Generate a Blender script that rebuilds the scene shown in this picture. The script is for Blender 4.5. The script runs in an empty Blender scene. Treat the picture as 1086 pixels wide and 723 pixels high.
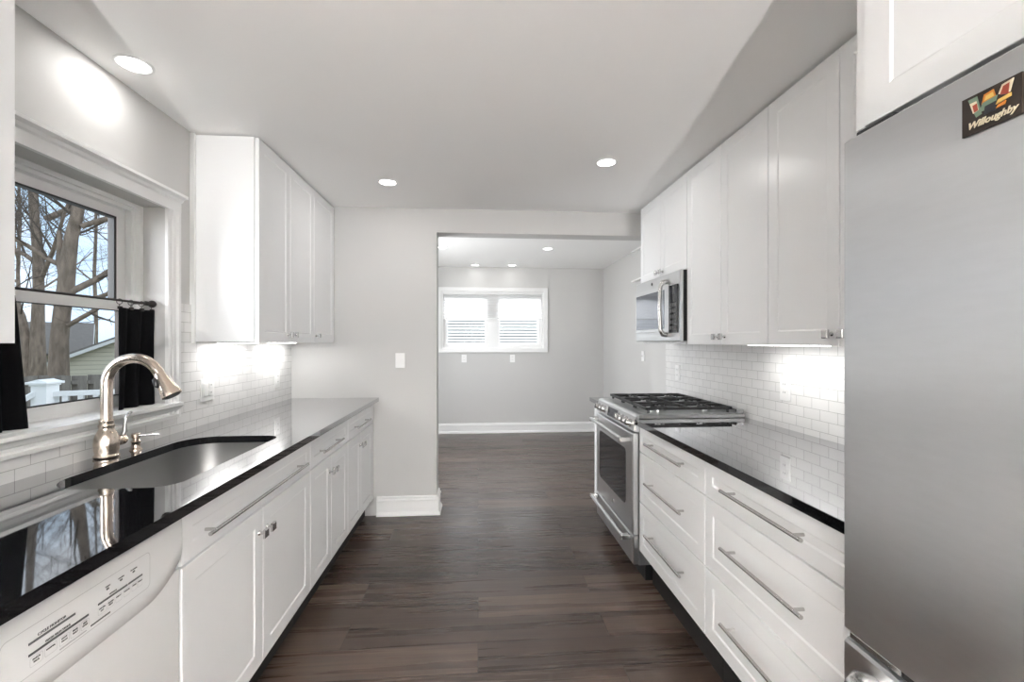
import bpy, bmesh, math, random
from mathutils import Vector, Matrix
PI = math.pi
scene = bpy.context.scene
COL = scene.collection
random.seed(7)

# ------------------------------------------------------------------ camera, sky, lights, exposure
F_PX, W_PX, H_PX = 472.0, 1086.0, 723.0
EYE = 1.34
cam_d = bpy.data.cameras.new('camera')
cam_d.sensor_fit = 'HORIZONTAL'; cam_d.sensor_width = 36.0
cam_d.lens = 36.0 * F_PX / W_PX
cam_d.shift_y = 1.5 / W_PX
cam_d.clip_start = 0.02; cam_d.clip_end = 300
cam = bpy.data.objects.new('camera', cam_d); COL.objects.link(cam)
cam.location = (0, 0, EYE)
cam.rotation_euler = (PI / 2, 0, -math.atan(36.0 / F_PX))
scene.camera = cam

vs = scene.view_settings
vs.view_transform = 'Standard'; vs.look = 'None'; vs.gamma = 1.0
vs.use_curve_mapping = False
vs.exposure = 0.08
scene.display_settings.display_device = 'sRGB'
cy = scene.cycles
cy.use_denoising = True
cy.max_bounces = 14; cy.diffuse_bounces = 7; cy.glossy_bounces = 6
cy.transmission_bounces = 8; cy.transparent_max_bounces = 12
cy.caustics_reflective = False; cy.caustics_refractive = False
cy.sample_clamp_indirect = 60.0

KITCHEN_W, FAR_W, UNDER_W, REAR_FILL_W, FARWIN_W, SIDE_FILL_W, UP_W, BOUNCE_W, LENS, SKY = 2.1, 0.5, 1.45, 92.0, 220.0, 56.0, 440.0, 320.0, 8.0, 1.6

world = bpy.data.worlds.new('overcast_sky'); scene.world = world
world.use_nodes = True
nt = world.node_tree; nt.nodes.clear()
out = nt.nodes.new('ShaderNodeOutputWorld'); bg = nt.nodes.new('ShaderNodeBackground')
tc = nt.nodes.new('ShaderNodeTexCoord'); nz = nt.nodes.new('ShaderNodeTexNoise')
nz.inputs['Scale'].default_value = 3.0; nz.inputs['Detail'].default_value = 6
rp = nt.nodes.new('ShaderNodeValToRGB')
rp.color_ramp.elements[0].position = 0.40; rp.color_ramp.elements[0].color = (0.50, 0.68, 0.88, 1)
rp.color_ramp.elements[1].position = 0.60; rp.color_ramp.elements[1].color = (0.90, 0.93, 0.97, 1)
nt.links.new(tc.outputs['Generated'], nz.inputs['Vector'])
nt.links.new(nz.outputs['Fac'], rp.inputs['Fac'])
nt.links.new(rp.outputs['Color'], bg.inputs['Color'])
bg.inputs['Strength'].default_value = SKY
nt.links.new(bg.outputs['Background'], out.inputs['Surface'])

def area_light(name, loc, rot, size, size_y, power, color=(1, 1, 1), spread=PI, shape='RECTANGLE'):
    d = bpy.data.lights.new(name, 'AREA'); d.shape = shape
    d.size = size
    if shape in ('RECTANGLE', 'ELLIPSE'): d.size_y = size_y
    d.energy = power; d.color = color; d.spread = spread
    o = bpy.data.objects.new(name, d); COL.objects.link(o)
    o.location = loc; o.rotation_euler = rot
    return o
# added fill from an invented rear opening; sky daylight on the far window
area_light('rear_fill_light', (0.05, -5.56, 1.13), (PI / 2, 0, 0), 2.2, 2.1, REAR_FILL_W, (0.97, 0.985, 1.0))
area_light('far_window_daylight', (0.22, 7.75, 3.0), (math.radians(-42), 0, 0), 2.4, 1.6, FARWIN_W, (0.98, 0.99, 1.0))

area_light('side_fill_light', (-1.61, 4.55, 1.45), (0, -PI / 2, 0), 1.3, 1.3, SIDE_FILL_W, (0.97, 0.985, 1.0))  # added fill through an invented opening in the hidden left wall

kw = area_light('kitchen_window_daylight', (-2.35, 0.75, 1.75), (0, 0, 0), 1.2, 1.2, 40.0, (0.96, 0.98, 1.0))
kw.rotation_euler = Vector((0.62, 0.75, -0.22)).to_track_quat('-Z', 'Y').to_euler()

# ------------------------------------------------------------------ materials
def new_mat(name):
    m = bpy.data.materials.new(name); m.use_nodes = True
    return m, m.node_tree, m.node_tree.nodes['Principled BSDF']

def plain(name, col, rough=0.5, metal=0.0, spec=0.5, noise=0.0, nscale=40, bump=0.0, stretch=(1, 1, 1), coat=0.0, aniso=0.0):
    m, t, b = new_mat(name)
    b.inputs['Base Color'].default_value = (*col, 1)
    b.inputs['Roughness'].default_value = rough
    b.inputs['Metallic'].default_value = metal
    b.inputs['Specular IOR Level'].default_value = spec if spec != 0.5 or rough < 0.85 else 0.1
    b.inputs['Coat Weight'].default_value = coat
    if noise or bump:
        g = t.nodes.new('ShaderNodeNewGeometry'); mp = t.nodes.new('ShaderNodeMapping')
        mp.inputs['Scale'].default_value = stretch
        n = t.nodes.new('ShaderNodeTexNoise'); n.inputs['Scale'].default_value = nscale; n.inputs['Detail'].default_value = 4
        t.links.new(g.outputs['Position'], mp.inputs['Vector']); t.links.new(mp.outputs['Vector'], n.inputs['Vector'])
        if noise:
            mx = t.nodes.new('ShaderNodeMix'); mx.data_type = 'RGBA'
            mx.inputs['A'].default_value = (*[c * (1 - noise) for c in col], 1)
            mx.inputs['B'].default_value = (*[min(1, c * (1 + noise)) for c in col], 1)
            t.links.new(n.outputs['Fac'], mx.inputs['Factor']); t.links.new(mx.outputs['Result'], b.inputs['Base Color'])
        if bump:
            bp = t.nodes.new('ShaderNodeBump'); bp.inputs['Strength'].default_value = bump; bp.inputs['Distance'].default_value = 0.002
            t.links.new(n.outputs['Fac'], bp.inputs['Height']); t.links.new(bp.outputs['Normal'], b.inputs['Normal'])
    return m

def emit(name, col, s):
    m, t, b = new_mat(name)
    b.inputs['Base Color'].default_value = (*col, 1)
    b.inputs['Emission Color'].default_value = (*col, 1); b.inputs['Emission Strength'].default_value = s
    return m

M = {}
M['wall'] = plain('wall_paint', (0.60, 0.594, 0.583), 0.6, bump=0.05, nscale=150)
M['ceiling'] = plain('ceiling_paint', (0.91, 0.908, 0.90), 0.75, bump=0.05, nscale=120)
M['trim'] = plain('white_trim_paint', (0.86, 0.86, 0.855), 0.35)
M['cab'] = plain('white_cabinet_paint', (0.862, 0.868, 0.873), 0.32)
M['toe'] = plain('toe_kick_shade', (0.018, 0.016, 0.015), 0.6)  # colour near black to hold the deep shade under the cabinets
M['plastic'] = plain('white_plastic', (0.87, 0.868, 0.86), 0.3)
M['dwash'] = plain('white_enamel', (0.68, 0.68, 0.678), 0.25)
M['grayink'] = plain('grey_ink', (0.10, 0.10, 0.10), 0.5)
M['lightink'] = plain('light_grey_ink', (0.42, 0.42, 0.42), 0.5)
M['nickel'] = plain('brushed_nickel', (0.57, 0.56, 0.55), 0.26, 1.0)
M['chrome'] = plain('chrome', (0.66, 0.66, 0.66), 0.16, 1.0)
M['faucet'] = plain('warm_brushed_nickel', (0.68, 0.58, 0.495), 0.24, 1.0)
M['steel'] = plain('stainless_steel', (0.60, 0.605, 0.61), 0.30, 1.0, bump=0.04, nscale=60, stretch=(1, 1, 14))
M['fridge'] = plain('brushed_stainless_steel', (0.55, 0.555, 0.565), 0.36, 1.0, noise=0.04, nscale=14, bump=0.05, stretch=(1, 1, 6))
_t = M['fridge'].node_tree; _b = _t.nodes['Principled BSDF']; _g = _t.nodes.new('ShaderNodeTangent'); _g.direction_type = 'RADIAL'; _g.axis = 'Z'
_t.links.new(_g.outputs[0], _b.inputs['Tangent']); _b.inputs['Anisotropic'].default_value = 0.85
M['sink'] = plain('satin_steel_basin', (0.36, 0.357, 0.352), 0.34, 1.0)
M['dark_metal'] = plain('bronze_black_metal', (0.035, 0.03, 0.028), 0.35, 0.6)
M['iron'] = plain('cast_iron', (0.02, 0.02, 0.021), 0.45)
M['black'] = plain('black_plastic', (0.015, 0.015, 0.016), 0.35)
M['blackglass'] = plain('black_glass', (0.012, 0.013, 0.016), 0.06, spec=0.45)
M['mwglass'] = plain('mirrored_oven_glass', (0.16, 0.17, 0.19), 0.05, 0.7)
M['display'] = plain('dark_display', (0.03, 0.033, 0.045), 0.12)
M['brass'] = plain('gold_burner_ring', (0.75, 0.55, 0.28), 0.3, 1.0)
M['curtain'] = plain('black_satin_fabric', (0.004, 0.004, 0.005), 0.8, spec=0.1, noise=0.3, nscale=60, bump=0.1)
M['hem'] = plain('dark_hem', (0.02, 0.02, 0.022), 0.6)
M['lens'] = emit('lit_lamp_lens', (1.0, 0.985, 0.96), LENS)
M['led'] = emit('lit_led_diffuser', (1.0, 0.99, 0.97), 7.0)
M['rail'] = plain('white_vinyl', (0.78, 0.80, 0.80), 0.4)
M['bark'] = plain('grey_brown_bark', (0.25, 0.20, 0.16), 0.9, noise=0.85, nscale=7, bump=1.0, stretch=(1, 1, 0.3))
M['twig'] = plain('dark_twig', (0.13, 0.108, 0.092), 0.9, noise=0.25, nscale=6)
M['fence'] = plain('weathered_grey_wood', (0.235, 0.215, 0.195), 0.85, noise=0.4, nscale=7, stretch=(3, 3, 0.5))
M['shingle'] = plain('grey_shingle', (0.21, 0.195, 0.18), 0.9, noise=0.25, nscale=8)
M['grass'] = plain('winter_lawn', (0.16, 0.17, 0.085), 0.95, noise=0.4, nscale=3)
M['panel_grey'] = plain('pale_grey_print', (0.70, 0.70, 0.69), 0.35)
M['deck'] = plain('grey_deck_boards', (0.34, 0.33, 0.32), 0.8, noise=0.25, nscale=6)

def siding(name, col, pitch):
    m, t, b = new_mat(name)
    g = t.nodes.new('ShaderNodeNewGeometry'); s = t.nodes.new('ShaderNodeSeparateXYZ')
    t.links.new(g.outputs['Position'], s.inputs[0])
    d = t.nodes.new('ShaderNodeMath'); d.operation = 'DIVIDE'; d.inputs[1].default_value = pitch
    t.links.new(s.outputs['Z'], d.inputs[0])
    f = t.nodes.new('ShaderNodeMath'); f.operation = 'FRACT'; t.links.new(d.outputs[0], f.inputs[0])
    bp = t.nodes.new('ShaderNodeBump'); bp.invert = True; bp.inputs['Strength'].default_value = 1.0; bp.inputs['Distance'].default_value = 0.05
    t.links.new(f.outputs[0], bp.inputs['Height']); t.links.new(bp.outputs['Normal'], b.inputs['Normal'])
    r = t.nodes.new('ShaderNodeValToRGB'); r.color_ramp.interpolation = 'LINEAR'
    r.color_ramp.elements[0].position = 0.0; r.color_ramp.elements[0].color = (*[c * 0.45 for c in col], 1)
    r.color_ramp.elements[1].position = 0.14; r.color_ramp.elements[1].color = (*col, 1)
    t.links.new(f.outputs[0], r.inputs['Fac']); t.links.new(r.outputs['Color'], b.inputs['Base Color'])
    b.inputs['Roughness'].default_value = 0.7
    return m
M['siding'] = siding('cream_lap_siding', (0.62, 0.59, 0.47), 0.16)
M['siding2'] = siding('tan_lap_siding', (0.36, 0.32, 0.25), 0.18)

def tile_mat(name, z0):
    m, t, b = new_mat(name)
    g = t.nodes.new('ShaderNodeNewGeometry'); s = t.nodes.new('ShaderNodeSeparateXYZ'); c = t.nodes.new('ShaderNodeCombineXYZ')
    t.links.new(g.outputs['Position'], s.inputs[0]); t.links.new(s.outputs['Y'], c.inputs[0])
    sb = t.nodes.new('ShaderNodeMath'); sb.operation = 'SUBTRACT'; sb.inputs[1].default_value = z0
    t.links.new(s.outputs['Z'], sb.inputs[0]); t.links.new(sb.outputs[0], c.inputs[1])
    br = t.nodes.new('ShaderNodeTexBrick'); br.offset = 0.5
    br.inputs['Color1'].default_value = (0.85, 0.845, 0.835, 1); br.inputs['Color2'].default_value = (0.80, 0.795, 0.785, 1)
    br.inputs['Mortar'].default_value = (0.50, 0.495, 0.485, 1)
    br.inputs['Scale'].default_value = 1.0; br.inputs['Mortar Size'].default_value = 0.0011; br.inputs['Mortar Smooth'].default_value = 0.2
    br.inputs['Brick Width'].default_value = 0.0985; br.inputs['Row Height'].default_value = 0.0487
    t.links.new(c.outputs[0], br.inputs['Vector']); t.links.new(br.outputs['Color'], b.inputs['Base Color'])
    bp = t.nodes.new('ShaderNodeBump'); bp.invert = True; bp.inputs['Strength'].default_value = 0.8; bp.inputs['Distance'].default_value = 0.002
    t.links.new(br.outputs['Fac'], bp.inputs['Height']); t.links.new(bp.outputs['Normal'], b.inputs['Normal'])
    b.inputs['Roughness'].default_value = 0.16
    return m
M['tile_left'] = tile_mat('white_subway_tile_left', 0.951 - 20 * 0.0487)
M['tile_right'] = tile_mat('white_subway_tile_right', 0.942 - 20 * 0.0487)

def floor_mat():
    m, t, b = new_mat('dark_wood_planks')
    g = t.nodes.new('ShaderNodeNewGeometry'); mp = t.nodes.new('ShaderNodeMapping')
    mp.inputs['Location'].default_value = (0, 0.17, 0)
    t.links.new(g.outputs['Position'], mp.inputs['Vector'])
    br = t.nodes.new('ShaderNodeTexBrick'); br.offset = 0.5
    for k, v in (('Color1', (0.2, 0.2, 0.2, 1)), ('Color2', (0.8, 0.8, 0.8, 1)), ('Mortar', (0, 0, 0, 1))): br.inputs[k].default_value = v
    br.inputs['Scale'].default_value = 1.0; br.inputs['Mortar Size'].default_value = 0.0018; br.inputs['Mortar Smooth'].default_value = 0.1
    br.inputs['Brick Width'].default_value = 1.2; br.inputs['Row Height'].default_value = 0.18
    t.links.new(mp.outputs['Vector'], br.inputs['Vector'])
    # grain: noise stretched along the plank, shifted from plank to plank
    sc = t.nodes.new('ShaderNodeVectorMath'); sc.operation = 'MULTIPLY'; sc.inputs[1].default_value = (0.55, 15, 1)
    t.links.new(g.outputs['Position'], sc.inputs[0])
    ad = t.nodes.new('ShaderNodeVectorMath'); ad.operation = 'ADD'
    off = t.nodes.new('ShaderNodeVectorMath'); off.operation = 'MULTIPLY'; off.inputs[1].default_value = (37, 11, 23)
    t.links.new(br.outputs['Color'], off.inputs[0])
    t.links.new(sc.outputs[0], ad.inputs[0]); t.links.new(off.outputs[0], ad.inputs[1])
    n1 = t.nodes.new('ShaderNodeTexNoise'); n1.inputs['Scale'].default_value = 1.3; n1.inputs['Detail'].default_value = 7; n1.inputs['Roughness'].default_value = 0.55
    n1.inputs['Distortion'].default_value = 0.15
    t.links.new(ad.outputs[0], n1.inputs['Vector'])
    n2 = t.nodes.new('ShaderNodeTexNoise'); n2.inputs['Scale'].default_value = 5.0; n2.inputs['Detail'].default_value = 6
    t.links.new(ad.outputs[0], n2.inputs['Vector'])
    r = t.nodes.new('ShaderNodeValToRGB')
    e = r.color_ramp.elements
    e[0].position = 0.22; e[0].color = (0.026, 0.0165, 0.0125, 1)
    e[1].position = 0.78; e[1].color = (0.150, 0.106, 0.083, 1)
    mid = e.new(0.52); mid.color = (0.068, 0.046, 0.036, 1)
    a1 = t.nodes.new('ShaderNodeMath'); a1.operation = 'MULTIPLY_ADD'; a1.inputs[1].default_value = 0.46
    t.links.new(n2.outputs['Fac'], a1.inputs[0])
    a2 = t.nodes.new('ShaderNodeMath'); a2.operation = 'MULTIPLY_ADD'; a2.inputs[1].default_value = 0.52; 
    t.links.new(n1.outputs['Fac'], a2.inputs[0])
    sep = t.nodes.new('ShaderNodeSeparateColor'); t.links.new(br.outputs['Color'], sep.inputs[0])
    a3 = t.nodes.new('ShaderNodeMath'); a3.operation = 'MULTIPLY_ADD'; a3.inputs[1].default_value = 0.46; a3.inputs[2].default_value = -0.22
    t.links.new(sep.outputs[0], a3.inputs[0])
    t.links.new(a3.outputs[0], a2.inputs[2]); t.links.new(a2.outputs[0], a1.inputs[2])
    t.links.new(a1.outputs[0], r.inputs['Fac'])
    mx = t.nodes.new('ShaderNodeMix'); mx.data_type = 'RGBA'; mx.inputs['B'].default_value = (0.012, 0.009, 0.008, 1)
    t.links.new(br.outputs['Fac'], mx.inputs['Factor']); t.links.new(r.outputs['Color'], mx.inputs['A'])
    t.links.new(mx.outputs['Result'], b.inputs['Base Color'])
    rr = t.nodes.new('ShaderNodeMapRange'); rr.inputs['To Min'].default_value = 0.20; rr.inputs['To Max'].default_value = 0.36
    b.inputs['IOR'].default_value = 1.48
    t.links.new(n1.outputs['Fac'], rr.inputs['Value']); t.links.new(rr.outputs[0], b.inputs['Roughness'])
    hs = t.nodes.new('ShaderNodeMath'); hs.operation = 'MULTIPLY_ADD'; hs.inputs[1].default_value = -2.0
    t.links.new(br.outputs['Fac'], hs.inputs[0]); t.links.new(n2.outputs['Fac'], hs.inputs[2])
    bp = t.nodes.new('ShaderNodeBump'); bp.inputs['Strength'].default_value = 0.18; bp.inputs['Distance'].default_value = 0.001
    t.links.new(hs.outputs[0], bp.inputs['Height']); t.links.new(bp.outputs['Normal'], b.inputs['Normal'])
    return m
M['floor'] = floor_mat()

def granite_mat():
    m = bpy.data.materials.new('polished_black_granite'); m.use_nodes = True
    t = m.node_tree; t.nodes.clear()
    o = t.nodes.new('ShaderNodeOutputMaterial')
    g = t.nodes.new('ShaderNodeNewGeometry')
    v = t.nodes.new('ShaderNodeTexNoise'); v.inputs['Scale'].default_value = 230; v.inputs['Detail'].default_value = 3
    t.links.new(g.outputs['Position'], v.inputs['Vector'])
    r = t.nodes.new('ShaderNodeValToRGB')
    r.color_ramp.elements[0].position = 0.48; r.color_ramp.elements[0].color = (0.006, 0.006, 0.007, 1)
    r.color_ramp.elements[1].position = 0.78; r.color_ramp.elements[1].color = (0.026, 0.027, 0.030, 1)
    t.links.new(v.outputs['Fac'], r.inputs['Fac'])
    d = t.nodes.new('ShaderNodeBsdfDiffuse'); t.links.new(r.outputs['Color'], d.inputs['Color'])
    gl = t.nodes.new('ShaderNodeBsdfGlossy'); gl.inputs['Roughness'].default_value = 0.035; gl.inputs['Color'].default_value = (0.95, 0.95, 0.96, 1)
    lw = t.nodes.new('ShaderNodeLayerWeight'); lw.inputs['Blend'].default_value = 0.5
    f = t.nodes.new('ShaderNodeValToRGB'); e = f.color_ramp.elements      # polish: reflects weakly face on, strongly at a glancing view
    e[0].position = 0.0; e[0].color = (0.045,) * 3 + (1,)
    e[1].position = 1.0; e[1].color = (0.95,) * 3 + (1,)
    for p_, c_ in ((0.42, 0.06), (0.58, 0.16), (0.70, 0.44), (0.82, 0.74), (0.92, 0.88)):
        q = e.new(p_); q.color = (c_,) * 3 + (1,)
    t.links.new(lw.outputs['Facing'], f.inputs['Fac'])
    mx = t.nodes.new('ShaderNodeMixShader'); t.links.new(f.outputs['Color'], mx.inputs['Fac'])
    t.links.new(d.outputs[0], mx.inputs[1]); t.links.new(gl.outputs[0], mx.inputs[2]); t.links.new(mx.outputs[0], o.inputs['Surface'])
    return m
M['granite'] = granite_mat()

def glass_mat():
    m = bpy.data.materials.new('window_glass'); m.use_nodes = True
    t = m.node_tree; t.nodes.clear()
    o = t.nodes.new('ShaderNodeOutputMaterial'); mx = t.nodes.new('ShaderNodeMixShader')
    tr = t.nodes.new('ShaderNodeBsdfTransparent'); gl = t.nodes.new('ShaderNodeBsdfGlossy'); gl.inputs['Roughness'].default_value = 0.02
    fr = t.nodes.new('ShaderNodeFresnel'); fr.inputs['IOR'].default_value = 1.12
    t.links.new(fr.outputs[0], mx.inputs['Fac']); t.links.new(tr.outputs[0], mx.inputs[1]); t.links.new(gl.outputs[0], mx.inputs[2])
    t.links.new(mx.outputs[0], o.inputs['Surface'])
    return m
M['glass'] = glass_mat()

def shade_mat():
    m = bpy.data.materials.new('pleated_white_shade'); m.use_nodes = True
    t = m.node_tree; t.nodes.clear()
    o = t.nodes.new('ShaderNodeOutputMaterial'); mx = t.nodes.new('ShaderNodeMixShader'); mx.inputs['Fac'].default_value = 0.55
    d = t.nodes.new('ShaderNodeBsdfDiffuse'); d.inputs['Color'].default_value = (0.88, 0.88, 0.88, 1)
    tl = t.nodes.new('ShaderNodeBsdfTranslucent'); tl.inputs['Color'].default_value = (0.92, 0.92, 0.92, 1)
    t.links.new(d.outputs[0], mx.inputs[1]); t.links.new(tl.outputs[0], mx.inputs[2]); t.links.new(mx.outputs[0], o.inputs['Surface'])
    return m
M['shade'] = shade_mat()

# ------------------------------------------------------------------ mesh helpers
class MB:
    def __init__(self): self.bm = bmesh.new()
    def box(self, x0, x1, y0, y1, z0, z1, bev=0.0, seg=2):
        x0, x1 = min(x0, x1), max(x0, x1); y0, y1 = min(y0, y1), max(y0, y1); z0, z1 = min(z0, z1), max(z0, z1)
        v = [self.bm.verts.new(p) for p in ((x0, y0, z0), (x1, y0, z0), (x1, y1, z0), (x0, y1, z0), (x0, y0, z1), (x1, y0, z1), (x1, y1, z1), (x0, y1, z1))]
        fs = [self.bm.faces.new([v[i] for i in q]) for q in ((3, 2, 1, 0), (4, 5, 6, 7), (0, 1, 5, 4), (1, 2, 6, 5), (2, 3, 7, 6), (3, 0, 4, 7))]
        if bev > 0:
            es = list({e for f in fs for e in f.edges})
            bmesh.ops.bevel(self.bm, geom=es, offset=bev, segments=seg, affect='EDGES', profile=0.5)
        return self
    def rings(self, rings, cap0=True, cap1=True, closed=True):
        vr = [[self.bm.verts.new(p) for p in r] for r in rings]
        n = len(vr[0])
        for a, b in zip(vr, vr[1:]):
            for i in range(n if closed else n - 1):
                j = (i + 1) % n
                self.bm.faces.new((a[i], a[j], b[j], b[i]))
        if cap0: self.bm.faces.new(list(reversed(vr[0])))
        if cap1: self.bm.faces.new(vr[-1])
        return self
    def panel(self, sx, xb, y0, y1, z0, z1, prof):
        """stepped panel facing sx along X: prof = (inset, x) rings from the back edge to the centre"""
        rs = []
        for ins, x in prof:
            r = [(x, y0 + ins, z0 + ins), (x, y1 - ins, z0 + ins), (x, y1 - ins, z1 - ins), (x, y0 + ins, z1 - ins)]
            if sx < 0: r.reverse()
            rs.append(r)
        return self.rings(rs)
    def panel_y(self, sy, x0, x1, z0, z1, prof):
        rs = []
        for ins, y in prof:
            r = [(x0 + ins, y, z0 + ins), (x1 - ins, y, z0 + ins), (x1 - ins, y, z1 - ins), (x0 + ins, y, z1 - ins)]
            if sy > 0: r.reverse()
            rs.append(r)
        return self.rings(rs)
    def tube(self, pts, rad, seg=12, cap=True):
        pts = [Vector(p) for p in pts]
        rads = rad if isinstance(rad, (list, tuple)) else [rad] * len(pts)
        t0 = (pts[1] - pts[0]).normalized()
        up = Vector((0, 0, 1)) if abs(t0.z) < 0.9 else Vector((1, 0, 0))
        n = (up - t0 * up.dot(t0)).normalized()
        rings = []
        for i, p in enumerate(pts):
            a = pts[max(i - 1, 0)]; b = pts[min(i + 1, len(pts) - 1)]
            t = (b - a).normalized()
            n = n - t * n.dot(t)
            n = n.normalized() if n.length > 1e-6 else t.orthogonal().normalized()
            w = t.cross(n)
            rings.append([p + (n * math.cos(2 * PI * k / seg) + w * math.sin(2 * PI * k / seg)) * rads[i] for k in range(seg)])
        return self.rings(rings, cap, cap)
    def cyl(self, p0, p1, r, seg=20, r1=None): return self.tube([p0, p1], [r, r if r1 is None else r1], seg)
    def lathe(self, c, prof, axis='z', seg=32):
        """prof = (radius, height) pairs about an axis through c"""
        rs = []
        for r, h in prof:
            ring = []
            for k in range(seg):
                a = 2 * PI * k / seg; u, v = r * math.cos(a), r * math.sin(a)
                if axis == 'z': q = (c[0] + u, c[1] + v, c[2] + h)
                elif axis == 'x': q = (c[0] + h, c[1] + u, c[2] + v)
                else: q = (c[0] + v, c[1] + h, c[2] + u)
                ring.append(q)
            rs.append(ring)
        return self.rings(rs)
    def prism(self, poly, axis, a0, a1):
        """polygon extruded along an axis: x -> (y,z) pairs, y -> (x,z), z -> (x,y)"""
        f = {'x': lambda p, a: (a, p[0], p[1]), 'y': lambda p, a: (p[0], a, p[1]), 'z': lambda p, a: (p[0], p[1], a)}[axis]
        return self.rings([[f(p, a0) for p in poly], [f(p, a1) for p in poly]])
    def sphere(self, c, r, seg=16, sc=(1, 1, 1)):
        mat = Matrix.Translation(c) @ Matrix.Diagonal((r * sc[0], r * sc[1], r * sc[2], 1))
        bmesh.ops.create_uvsphere(self.bm, u_segments=seg, v_segments=max(6, seg // 2), radius=1, matrix=mat); return self
    def quad(self, a, b, c, d):
        self.bm.faces.new([self.bm.verts.new(p) for p in (a, b, c, d)]); return self
    def build(self, name, mat, parent=None, smooth=None, loc=None):
        bm = self.bm
        bmesh.ops.recalc_face_normals(bm, faces=bm.faces)
        base = Vector(loc) if loc is not None else (Vector(root_of(parent).location) if parent else Vector((0, 0, 0)))
        bmesh.ops.translate(bm, verts=bm.verts, vec=-base)
        me = bpy.data.meshes.new(name); bm.to_mesh(me); bm.free()
        me.materials.append(M[mat] if isinstance(mat, str) else mat)
        if smooth:
            me.polygons.foreach_set('use_smooth', [True] * len(me.polygons))
            try: me.set_sharp_from_angle(angle=math.radians(smooth if smooth > 1 else 40))
            except Exception: pass
        o = bpy.data.objects.new(name, me); COL.objects.link(o)
        if parent: o.parent = parent
        elif loc is not None: o.location = loc
        return o

def root_of(o):
    while o.parent: o = o.parent
    return o
def tag(o, label=None, cat=None, group=None, kind=None):
    if label: o['label'] = label
    if cat: o['category'] = cat
    if group: o['group'] = group
    if kind: o['kind'] = kind
    return o
def thing(name, label, cat, loc, group=None):
    o = bpy.data.objects.new(name, None); COL.objects.link(o)
    o.empty_display_size = 0.05; o.location = loc
    return tag(o, label, cat, group)
def struct(o, label=None): return tag(o, label, None, None, 'structure')
def copy_thing(src, delta, label, group=None):
    r = src.copy(); COL.objects.link(r); r.location = Vector(src.location) + Vector(delta); r['label'] = label
    if group: r['group'] = group
    for ch in list(src.children):
        c = ch.copy(); COL.objects.link(c); c.parent = r
        for g in list(ch.children):
            d = g.copy(); COL.objects.link(d); d.parent = c
    return r
def text_mesh(name, body, size, mat, parent, org, ux, uy, shear=0.0, depth=0.0004, align='LEFT', bold=0.0):
    """flat raised lettering: org = baseline start, ux = reading direction, uy = letter-up direction"""
    cu = bpy.data.curves.new(name, 'FONT'); cu.body = body; cu.size = size; cu.extrude = depth; cu.shear = shear
    cu.align_x = align; cu.offset = bold; cu.resolution_u = 3
    tmp = bpy.data.objects.new(name + '_source', cu); COL.objects.link(tmp)
    dg = bpy.context.evaluated_depsgraph_get()
    me = bpy.data.meshes.new_from_object(tmp.evaluated_get(dg))
    bpy.data.objects.remove(tmp); bpy.data.curves.remove(cu)
    ux, uy = Vector(ux).normalized(), Vector(uy).normalized(); uz = ux.cross(uy)
    mt = Matrix((ux, uy, uz)).transposed().to_4x4(); mt.translation = Vector(org) - Vector(root_of(parent).location)
    me.transform(mt); me.name = name
    me.materials.clear(); me.materials.append(M[mat] if isinstance(mat, str) else mat)
    o = bpy.data.objects.new(name, me); COL.objects.link(o); o.parent = parent
    return o

# ------------------------------------------------------------------ the room shell
LW, RW, CEIL, YB, YN = -1.425, 1.525, 2.385, 3.515, -5.5
FARY, FARX, FCEIL, HDR, HTH = 6.6, 1.89, 2.45, 2.20, 0.155
OPX = -0.323
WY0, WY1, WZ0, WZ1 = 1.37, 2.146, 1.045, 1.955          # kitchen window opening
XO = LW - 0.19                                             # outside face of the left wall

struct(MB().box(XO, 2.1, YN - 0.3, FARY + 0.2, -0.1, 0).build('floor', 'floor'))
struct(MB().box(LW - 0.2, RW + 0.2, YN - 0.2, YB + 0.05, CEIL, CEIL + 0.1).build('ceiling', 'ceiling'))
struct(MB().box(XO, FARX + 0.2, YB + 0.05, FARY + 0.2, FCEIL, FCEIL + 0.1).build('ceiling_far_room', 'ceiling'))
b = MB()
b.box(XO, LW, YN - 0.2, WY0, 0, CEIL).box(XO, LW, WY1, YB + HTH, 0, CEIL + 0.2)
b.box(XO, LW, WY0, WY1, 0, WZ0).box(XO, LW, WY0, WY1, WZ1, CEIL)
struct(b.build('wall_left', 'wall'))
struct(MB().box(RW, RW + 0.16, YN - 0.2, 3.84, 0, CEIL + 0.2).build('wall_right', 'wall'))
b = MB().box(LW, OPX, YB, YB + HTH, 0, CEIL + 0.2).box(OPX, RW, YB, YB + HTH, HDR, CEIL + 0.2)
struct(b.build('wall_back', 'wall'))
struct(MB().box(RW + 0.16, FARX + 0.12, 3.70, 3.84, 0, FCEIL).build('wall_far_return', 'wall'))
struct(MB().box(FARX, FARX + 0.12, 3.84, FARY + 0.2, 0, FCEIL).build('wall_far_right', 'wall'))
FLW = -1.50
b = MB().box(XO, FLW, YB + HTH, 3.9, 0, FCEIL).box(XO, FLW, 5.2, FARY + 0.14, 0, FCEIL).box(XO, FLW, 3.9, 5.2, 0, 0.8).box(XO, FLW, 3.9, 5.2, 2.1, FCEIL)  # the opening is made up to let the side fill in
struct(b.build('wall_far_left', 'wall'))
FX0, FX1, FZ0, FZ1 = -0.535, 0.985, 1.245, 2.095           # far window opening
b = MB().box(FLW, FX0, FARY, FARY + 0.14, 0, FCEIL).box(FX1, FARX, FARY, FARY + 0.14, 0, FCEIL)
b.box(FX0, FX1, FARY, FARY + 0.14, 0, FZ0).box(FX0, FX1, FARY, FARY + 0.14, FZ1, FCEIL)
struct(b.build('wall_far', 'wall'))
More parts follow.
